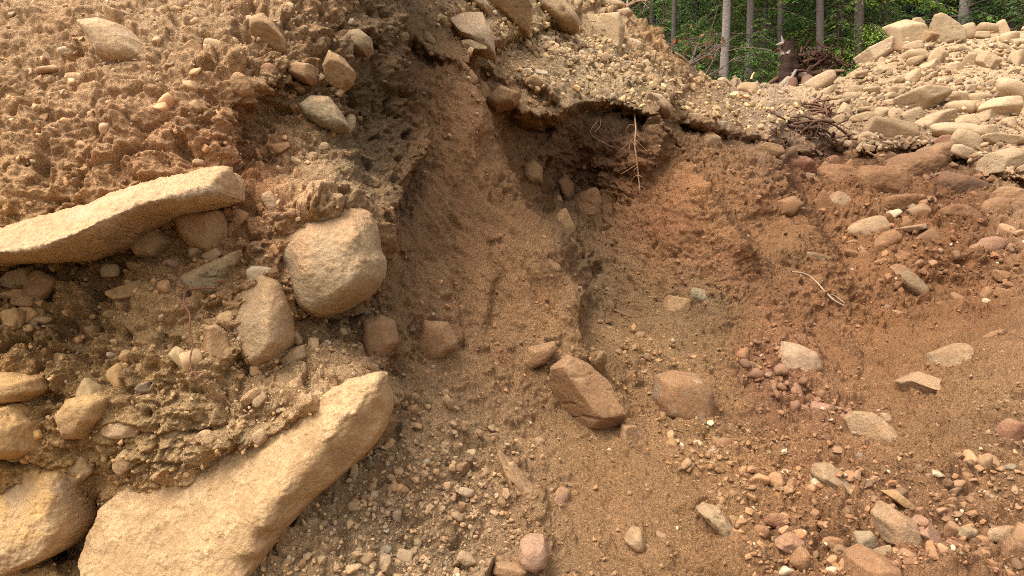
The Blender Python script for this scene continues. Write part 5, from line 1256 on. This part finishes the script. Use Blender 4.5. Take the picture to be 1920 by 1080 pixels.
for lb, a, b, w, c in [('grey weathered log leaning against the rotten stump', (1455, 172, 14.6), (1497, 128, 15.0), .07, (150, 128, 106)), ('short reddish broken log standing by the rotten stump', (1481, 172, 14.4), (1487, 150, 14.5), .09, (104, 74, 58)),
                       ('thick reddish stump block at the edge of the rock pile', (1512, 170, 14.6), (1514, 148, 14.8), .15, (112, 84, 66)), ('thin grey branch leaning beside the rotten stump', (1463, 176, 14.4), (1492, 132, 14.8), .035, (132, 116, 100))]:
    p = spline([pt(*a), (pt(*a) + pt(*b)) / 2 + np.array([.03, 0, .02]), pt(*b)], 10)
    V, F = tube(p, np.linspace(w, w * .8, 10), 12, 3, .5)
    m0 = len(V); V = np.concatenate([V, p[:1], p[-1:]])
    tri = np.array([[m0, (j + 1) % 12, j, j] for j in range(12)] + [[m0 + 1, m0 - 12 + j, m0 - 12 + (j + 1) % 12, m0 - 12 + (j + 1) % 12] for j in range(12)])
    me = wood_mesh('log', [(V, F)], c, 40); bmx = bmesh.new(); bmx.from_mesh(me)
    bmesh.ops.holes_fill(bmx, edges=[e for e in bmx.edges if e.is_boundary]); bmx.to_mesh(me); bmx.free()
    tag(obj('log', me), lb, 'log')

# bare dead bushes at the crest
def dead_bush(base, label, n, H, spread, colour, seed, leaves=0):
    r = np.random.default_rng(seed); parts = []; tips = []
    for k in range(n):
        a = r.uniform(0, 6.28); e = np.array([math.cos(a) * spread[0], math.sin(a) * .4, spread[1] + .5 * r.random()]); L = H * r.uniform(.5, 1)
        p = spline([(0, 0, 0), e * L * .5 + r.normal(size=3) * .08 * L, e * L], 10); parts.append(tube(p, np.linspace(.016, .005, 10), 5))
        for j in range(6):
            i = r.integers(3, 9); f = e + r.normal(size=3) * .6; q = spline([p[i], p[i] + f * L * .16, p[i] + f * L * .34 + np.array([0, 0, -.03])], 6); parts.append(tube(q, np.linspace(.008, .003, 6), 4)); tips.append(q)
    root = empty('dead_bush', base, label, 'dead bush')
    obj('twigs', wood_mesh('twigs', parts, colour, seed), root)
    if leaves:
        P = np.concatenate(tips); P = P[r.integers(0, len(P), leaves)] + r.normal(size=(leaves, 3)) * .05
        V, F = leaf_quads(P, r, .07, .045, r.normal(size=(leaves, 3)))
        c = np.repeat(lin(150, 96, 62) * r.uniform(.5, 1.3, leaves)[:, None], 4, 0)
        obj('dry_leaves', mesh_np('dry_leaves', V, F, c, False, M_LEAF), root)
    return root

def leaf_quads(P, r, length, width, along, droop=0.0):
    n = len(P); A = along / (np.linalg.norm(along, axis=1, keepdims=True) + 1e-9); A = A + np.array([0, 0, -droop]); A /= np.linalg.norm(A, axis=1, keepdims=True)
    B = np.cross(A, r.normal(size=(n, 3)) * .6 + np.array([0, 0, 1.0])); B /= np.linalg.norm(B, axis=1, keepdims=True) + 1e-9
    L = length * r.uniform(.6, 1.3, n)[:, None]; W = width * r.uniform(.6, 1.3, n)[:, None]
    V = np.stack([P, P + A * L * .45 + B * W * .5, P + A * L, P + A * L * .45 - B * W * .5], 1).reshape(-1, 3)
    return V, np.arange(n * 4).reshape(-1, 4)
# ------------------------------------------------------------------ the forest
def conifer(seed, H, r0, low, top_bare, blen, nb, green, tilt=(0, 0), bark=(120, 108, 98), leaf=(.11, .024), droop=.55, dens=1.0):
    """Trunk, limbs and crown meshes of one cedar: drooping boughs with flat feathery sprays."""
    r = np.random.default_rng(seed)
    z = np.linspace(-.3, H, 26); lean = np.array(tilt)
    axis = np.stack([lean[0] * z + .03 * np.sin(z * .9 + seed), lean[1] * z, z], 1)
    V, F = tube(axis, r0 * np.clip(1.0 - z / H, .04, 1) ** .7 * (1 + .5 * np.exp(-np.clip(z, 0, None) / .25)), 14)
    V = V + np.concatenate([(.10 * r0 * fbm(V * np.array([16, 16, 2.5]), 4, seed))[:, None] * (V - np.repeat(axis, 14, 0)) / r0, ], 1)
    c = np.tile(lin(*bark), (len(V), 1)) * (1 + .45 * fbm(V * np.array([22, 22, 3.0]), 4, seed + 1))[:, None]
    trunk = mesh_np('trunk', V, F, np.clip(c, .01, .6), True, M_BARK)
    limbs, LP, LA, LC = [], [], [], []
    for b in range(nb):
        t = r.random() ** 1.15; h = low + (H * .97 - low) * t
        L = blen * (1 - .75 * t) * r.uniform(.55, 1.15); a = r.uniform(0, 6.28)
        if top_bare and h < top_bare and r.random() < .8: continue
        e = np.array([math.cos(a), math.sin(a), 0]); s = np.linspace(0, 1, 12)[:, None]
        p0 = np.array([np.interp(h, z, axis[:, 0]), np.interp(h, z, axis[:, 1]), h])
        P = p0 + e * L * s + np.array([0, 0, 1]) * (.18 * s - droop * s ** 2 + .18 * droop * s ** 4) * L
        limbs.append(tube(P, np.linspace(.018, .004, 12), 4))
        side = np.cross(e, [0, 0, 1])
        nt = max(4, int(L / .085 * dens)); shade = r.uniform(.65, 1.3)
        for k in range(nt):
            u = .12 + .88 * (k + r.random()) / nt; i = u * 11; i0 = min(int(i), 10); q = P[i0] + (P[i0 + 1] - P[i0]) * (i - i0)
            sg = 1 if k % 2 else -1; tw = (e * .75 + sg * side * .9 + np.array([0, 0, -.25 - .35 * r.random()])); tw /= np.linalg.norm(tw)
            tl = L * .36 * (1 - .6 * u) * r.uniform(.6, 1.2); m = max(3, int(tl / .055 * dens))
            f = (np.arange(m) + r.random(m)) / m
            pts = q + tw * (tl * f)[:, None] + np.array([0, 0, -1]) * (.30 * tl * f ** 2)[:, None]
            LP.append(pts); sgn = np.where(np.arange(m) % 2, 1, -1)[:, None]
            LA.append(tw + sgn * np.cross(tw, [0, 0, 1]) * .75 + r.normal(size=(m, 3)) * .12); LC.append(np.full(m, shade * (.8 + .45 * u)) * r.uniform(.8, 1.2, m))
    LP, LA, LC = np.concatenate(LP), np.concatenate(LA), np.concatenate(LC)
    V, F = leaf_quads(LP, r, leaf[0], leaf[1], LA, .25)
    g = lin(*green); y = r.random(len(LP)) < .10
    col = g * LC[:, None]; col[y] = lin(140, 128, 50) * LC[y][:, None] * .7
    crown = mesh_np('crown', V, F, np.clip(np.repeat(col, 4, 0), .003, .5), False, M_LEAF)
    Lv, Lf = merge(limbs)
    limb = mesh_np('limbs', Lv, Lf, np.tile(lin(96, 82, 70), (len(Lv), 1)), True, M_BARK)
    return dict(trunk=trunk, limbs=limb, crown=crown)

def plant_tree(name, kit, loc, rot, sc, label, cat='tree', group=None):
    root = empty(name, loc, label, cat, group); root.rotation_euler = (0, 0, rot); root.scale = (sc, sc, sc)
    for k, m in kit.items(): obj(k, m, root)
    return root

def floor_z(x, y):
    return -0.35 + 4.25 * float(ss(11.2, 16.0, y)) + max(0, min(y - 16, 200)) * .13 - .1

def stand(px, d):
    p = pt(px, 140, d); return np.array([p[0], p[1], floor_z(p[0], p[1])])

K_BARE = [conifer(1, 11, .10, .9, 2.6, 1.9, 150, (80, 112, 46), (.03, 0), (136, 124, 114)), conifer(2, 11, .095, .9, 2.6, 1.9, 150, (76, 108, 44), (-.018, 0), (124, 112, 104))]
K_CEDAR = [conifer(3, 9.5, .11, .25, 0, 2.3, 190, (122, 148, 54), (0, 0), (84, 74, 68)), conifer(4, 10, .12, .3, 0, 2.4, 190, (62, 90, 40), (0, 0), (78, 68, 62)), conifer(5, 9, .09, .2, 0, 2.1, 180, (80, 112, 48), (0, 0), (92, 80, 72))]
K_DARK = [conifer(6, 12, .15, .4, 0, 2.8, 210, (28, 42, 24), (0, 0), (62, 54, 48), (.14, .036)), conifer(7, 13, .16, .5, 0, 2.8, 210, (32, 48, 28), (0, 0), (66, 58, 52), (.14, .036))]
K_YOUNG = [conifer(8, 2.2, .03, .1, 0, 1.0, 70, (108, 150, 56), (0, 0), (100, 84, 70), (.09, .028)), conifer(9, 2.8, .035, .1, 0, 1.2, 80, (92, 130, 52), (0, 0), (100, 84, 70), (.09, .028))]

K_POLE = [conifer(11, 12, .07, 2.6, 4.5, 1.4, 60, (50, 76, 34), (.02, .01), (104, 92, 84)), conifer(12, 12, .055, 2.2, 4.0, 1.4, 60, (50, 76, 34), (-.02, .0), (88, 78, 72))]
FRONT = [
 ('cedar', K_POLE[1], 1432, 19.0, .9, 1.0, 'thin dark pole of a tree between the second grey trunk and the stump'),
 ('cedar', K_POLE[0], 1462, 18.4, 1.9, 1.0, 'thin grey brown pole of a tree right behind the stump'),
 ('cedar', K_POLE[0], 1535, 17.8, 2.9, 1.3, 'dark grey trunk at the foot of the rock pile flank'),
 ('cedar', K_POLE[0], 1604, 17.9, 4.1, 1.6, 'thick dark trunk standing behind the middle of the pile flank'),
 ('cedar', K_POLE[1], 1575, 18.4, 5.1, 1.0, 'slender bent trunk between the two dark trunks by the pile flank'),
 ('cedar', K_POLE[1], 1262, 19.0, 1.1, 1.2, 'slender dark trunk behind the crumbling crest'),
 ('cedar', K_BARE[0], 1354, 17.6, .3, 1.0, 'tree with a pale grey bare lower trunk, first behind the dusty slope'),
 ('cedar', K_BARE[1], 1404, 18.6, 1.2, 1.0, 'grey trunked tree, second along from the dusty slope, whitish near its foot'),
 ('cedar', K_BARE[1], 1461, 20.8, 2.6, .8, 'thin dark trunked tree rising behind the rotten stump'),
 ('cedar', K_CEDAR[1], 1537, 19.5, .8, 1.0, 'shaggy cedar with a grey trunk just beyond the foot of the rock pile'),
 ('cedar', K_CEDAR[0], 1606, 18.6, 4.0, 1.1, 'bright yellow green cedar with drooping sprays beside the rock pile'),
 ('cedar', K_CEDAR[2], 1655, 21.0, 2.0, 1.0, 'light green cedar whose boughs reach down to the flank of the rock pile'),
 ('cedar', K_BARE[0], 1797, 23.5, 5.0, 1.9, 'thick brown trunk rising behind the angular boulder on the pile'),
 ('cedar', K_CEDAR[1], 1300, 21.0, 3.0, 1.0, 'dark green cedar filling the gap above the crumbling crest'),
 ('cedar', K_CEDAR[2], 1220, 23.0, 1.0, 1.1, 'dark cedar standing behind the dead bush on the crest'),
 ('cedar', K_CEDAR[2], 1440, 22.5, 5.5, .9, 'bushy green cedar between two grey trunks'),
 ('cedar', K_CEDAR[0], 1500, 23.0, 2.2, .9, 'yellow green cedar in the second row behind the stump'),
 ('cedar', K_CEDAR[1], 1890, 22.5, 1.7, 1.0, 'dark cedar behind the ridge of the rock pile'),
 ('cedar', K_CEDAR[0], 1370, 24.0, 1.1, 1.0, 'green cedar seen between the two grey bare trunks'),
]
for nm, kit, px, d, rot, sc, lb in FRONT:
    plant_tree(nm, kit, stand(px, d), rot, sc, lb)
r = np.random.default_rng(77)
for k in range(15):
    px = 1120 + k * 68 + r.normal() * 10; d = r.uniform(26, 31)
    plant_tree('cedar', K_DARK[k % 2] if k % 3 else K_CEDAR[1], stand(px, d), r.uniform(0, 6), r.uniform(.85, 1.15), 'shaded cedar in the row behind the first trees', 'tree', 'shaded cedars behind the first trees')
for k in range(22):
    px = 1060 + k * 50 + r.normal() * 10; d = r.uniform(34, 46)
    plant_tree('cedar', K_DARK[k % 2], stand(px, d), r.uniform(0, 6), r.uniform(1.1, 1.5), 'dark cedar deep in the forest', 'tree', 'dark cedars deep in the forest')
YOUNG = [(1392, 17.6, .55, 'low bright green bush at the foot of the second grey trunk'), (1425, 17.4, .6, 'low leafy bush beside the rotten stump'), (1330, 18.2, .7, 'small green bush at the foot of the pale grey trunk'),
         (1445, 19.2, .8, 'young cedar between the second grey trunk and the stump'), (1510, 17.5, .5, 'small bush behind the torn roots of the stump'), (1570, 17.8, .8, 'young cedar rising behind the flank of the rock pile'),
         (1285, 19.0, .8, 'dark young cedar behind the dead bush'), (1240, 19.5, .9, 'young cedar behind the crumbling crest knoll'), (1745, 19.2, 1.15, 'bright young tree sprouting behind the two top boulders of the pile'),
         (1915, 19.5, 1.0, 'bright green bush behind the far ridge of the pile'), (1840, 20.5, 1.0, 'shaded young cedar behind the oval cobble ridge'), (1360, 20.2, .9, 'young cedar in the gap between the two grey trunks'), (1690, 19.8, .95, 'young cedar behind the shoulder of the pile')]
for k, (px, d, sc, lb) in enumerate(YOUNG):
    plant_tree('young_cedar', K_YOUNG[k % 2], stand(px, d), k * 1.3, sc, lb, 'bush' if 'bush' in lb else 'young tree')
# a mass of far foliage closing the view
n = 60000
x = r.uniform(2, 70, n); y = r.uniform(48, 58, n); zz = r.uniform(0, 1, n) ** .8
P = np.stack([x, y, 7.5 + zz * 16], 1); keep = fbm(P * .5, 3, 3) > -.12; P = P[keep]
V, F = leaf_quads(P, r, .55, .30, r.normal(size=(len(P), 3)), .3)
c = np.repeat(lin(22, 34, 20) * r.uniform(.5, 1.5, len(P))[:, None], 4, 0)
o = obj('forest', mesh_np('forest', V, F, c, False, M_LEAF)); o['kind'] = 'stuff'; o['label'] = 'dark mass of far forest foliage'
# ferns and ground leaves under the trees
n = 16000
x = r.uniform(2.5, 18, n); y = r.uniform(16.6, 26, n); P = np.stack([x, y, np.array([floor_z(a, b) for a, b in zip(x, y)]) + .05 + .35 * r.random(n) ** 2], 1); P = P[fbm(P * .9, 3, 4) > -.05]
V, F = leaf_quads(P, r, .13, .06, r.normal(size=(len(P), 3)))
c = np.repeat(lin(62, 88, 38) * r.uniform(.4, 1.3, len(P))[:, None], 4, 0)
o = obj('undergrowth', mesh_np('undergrowth', V, F, c, False, M_LEAF)); o['kind'] = 'stuff'; o['label'] = 'low green undergrowth on the forest floor'
dead_bush(surf(1280, 128, 'pit', -.4), 'bare twiggy bush with a few rusty leaves on the crest', 7, .75, (.8, .35), (104, 90, 76), 3, 60)
dead_bush(surf(1318, 148, 'pit', -.5), 'low bare twigs before the pale grey trunk', 5, .5, (.9, .3), (104, 92, 80), 4)
dead_bush(pt(1176, 12, 9.2), 'dry twigs sprouting above the crest boulders', 7, .8, (.8, .1), (150, 122, 96), 6)
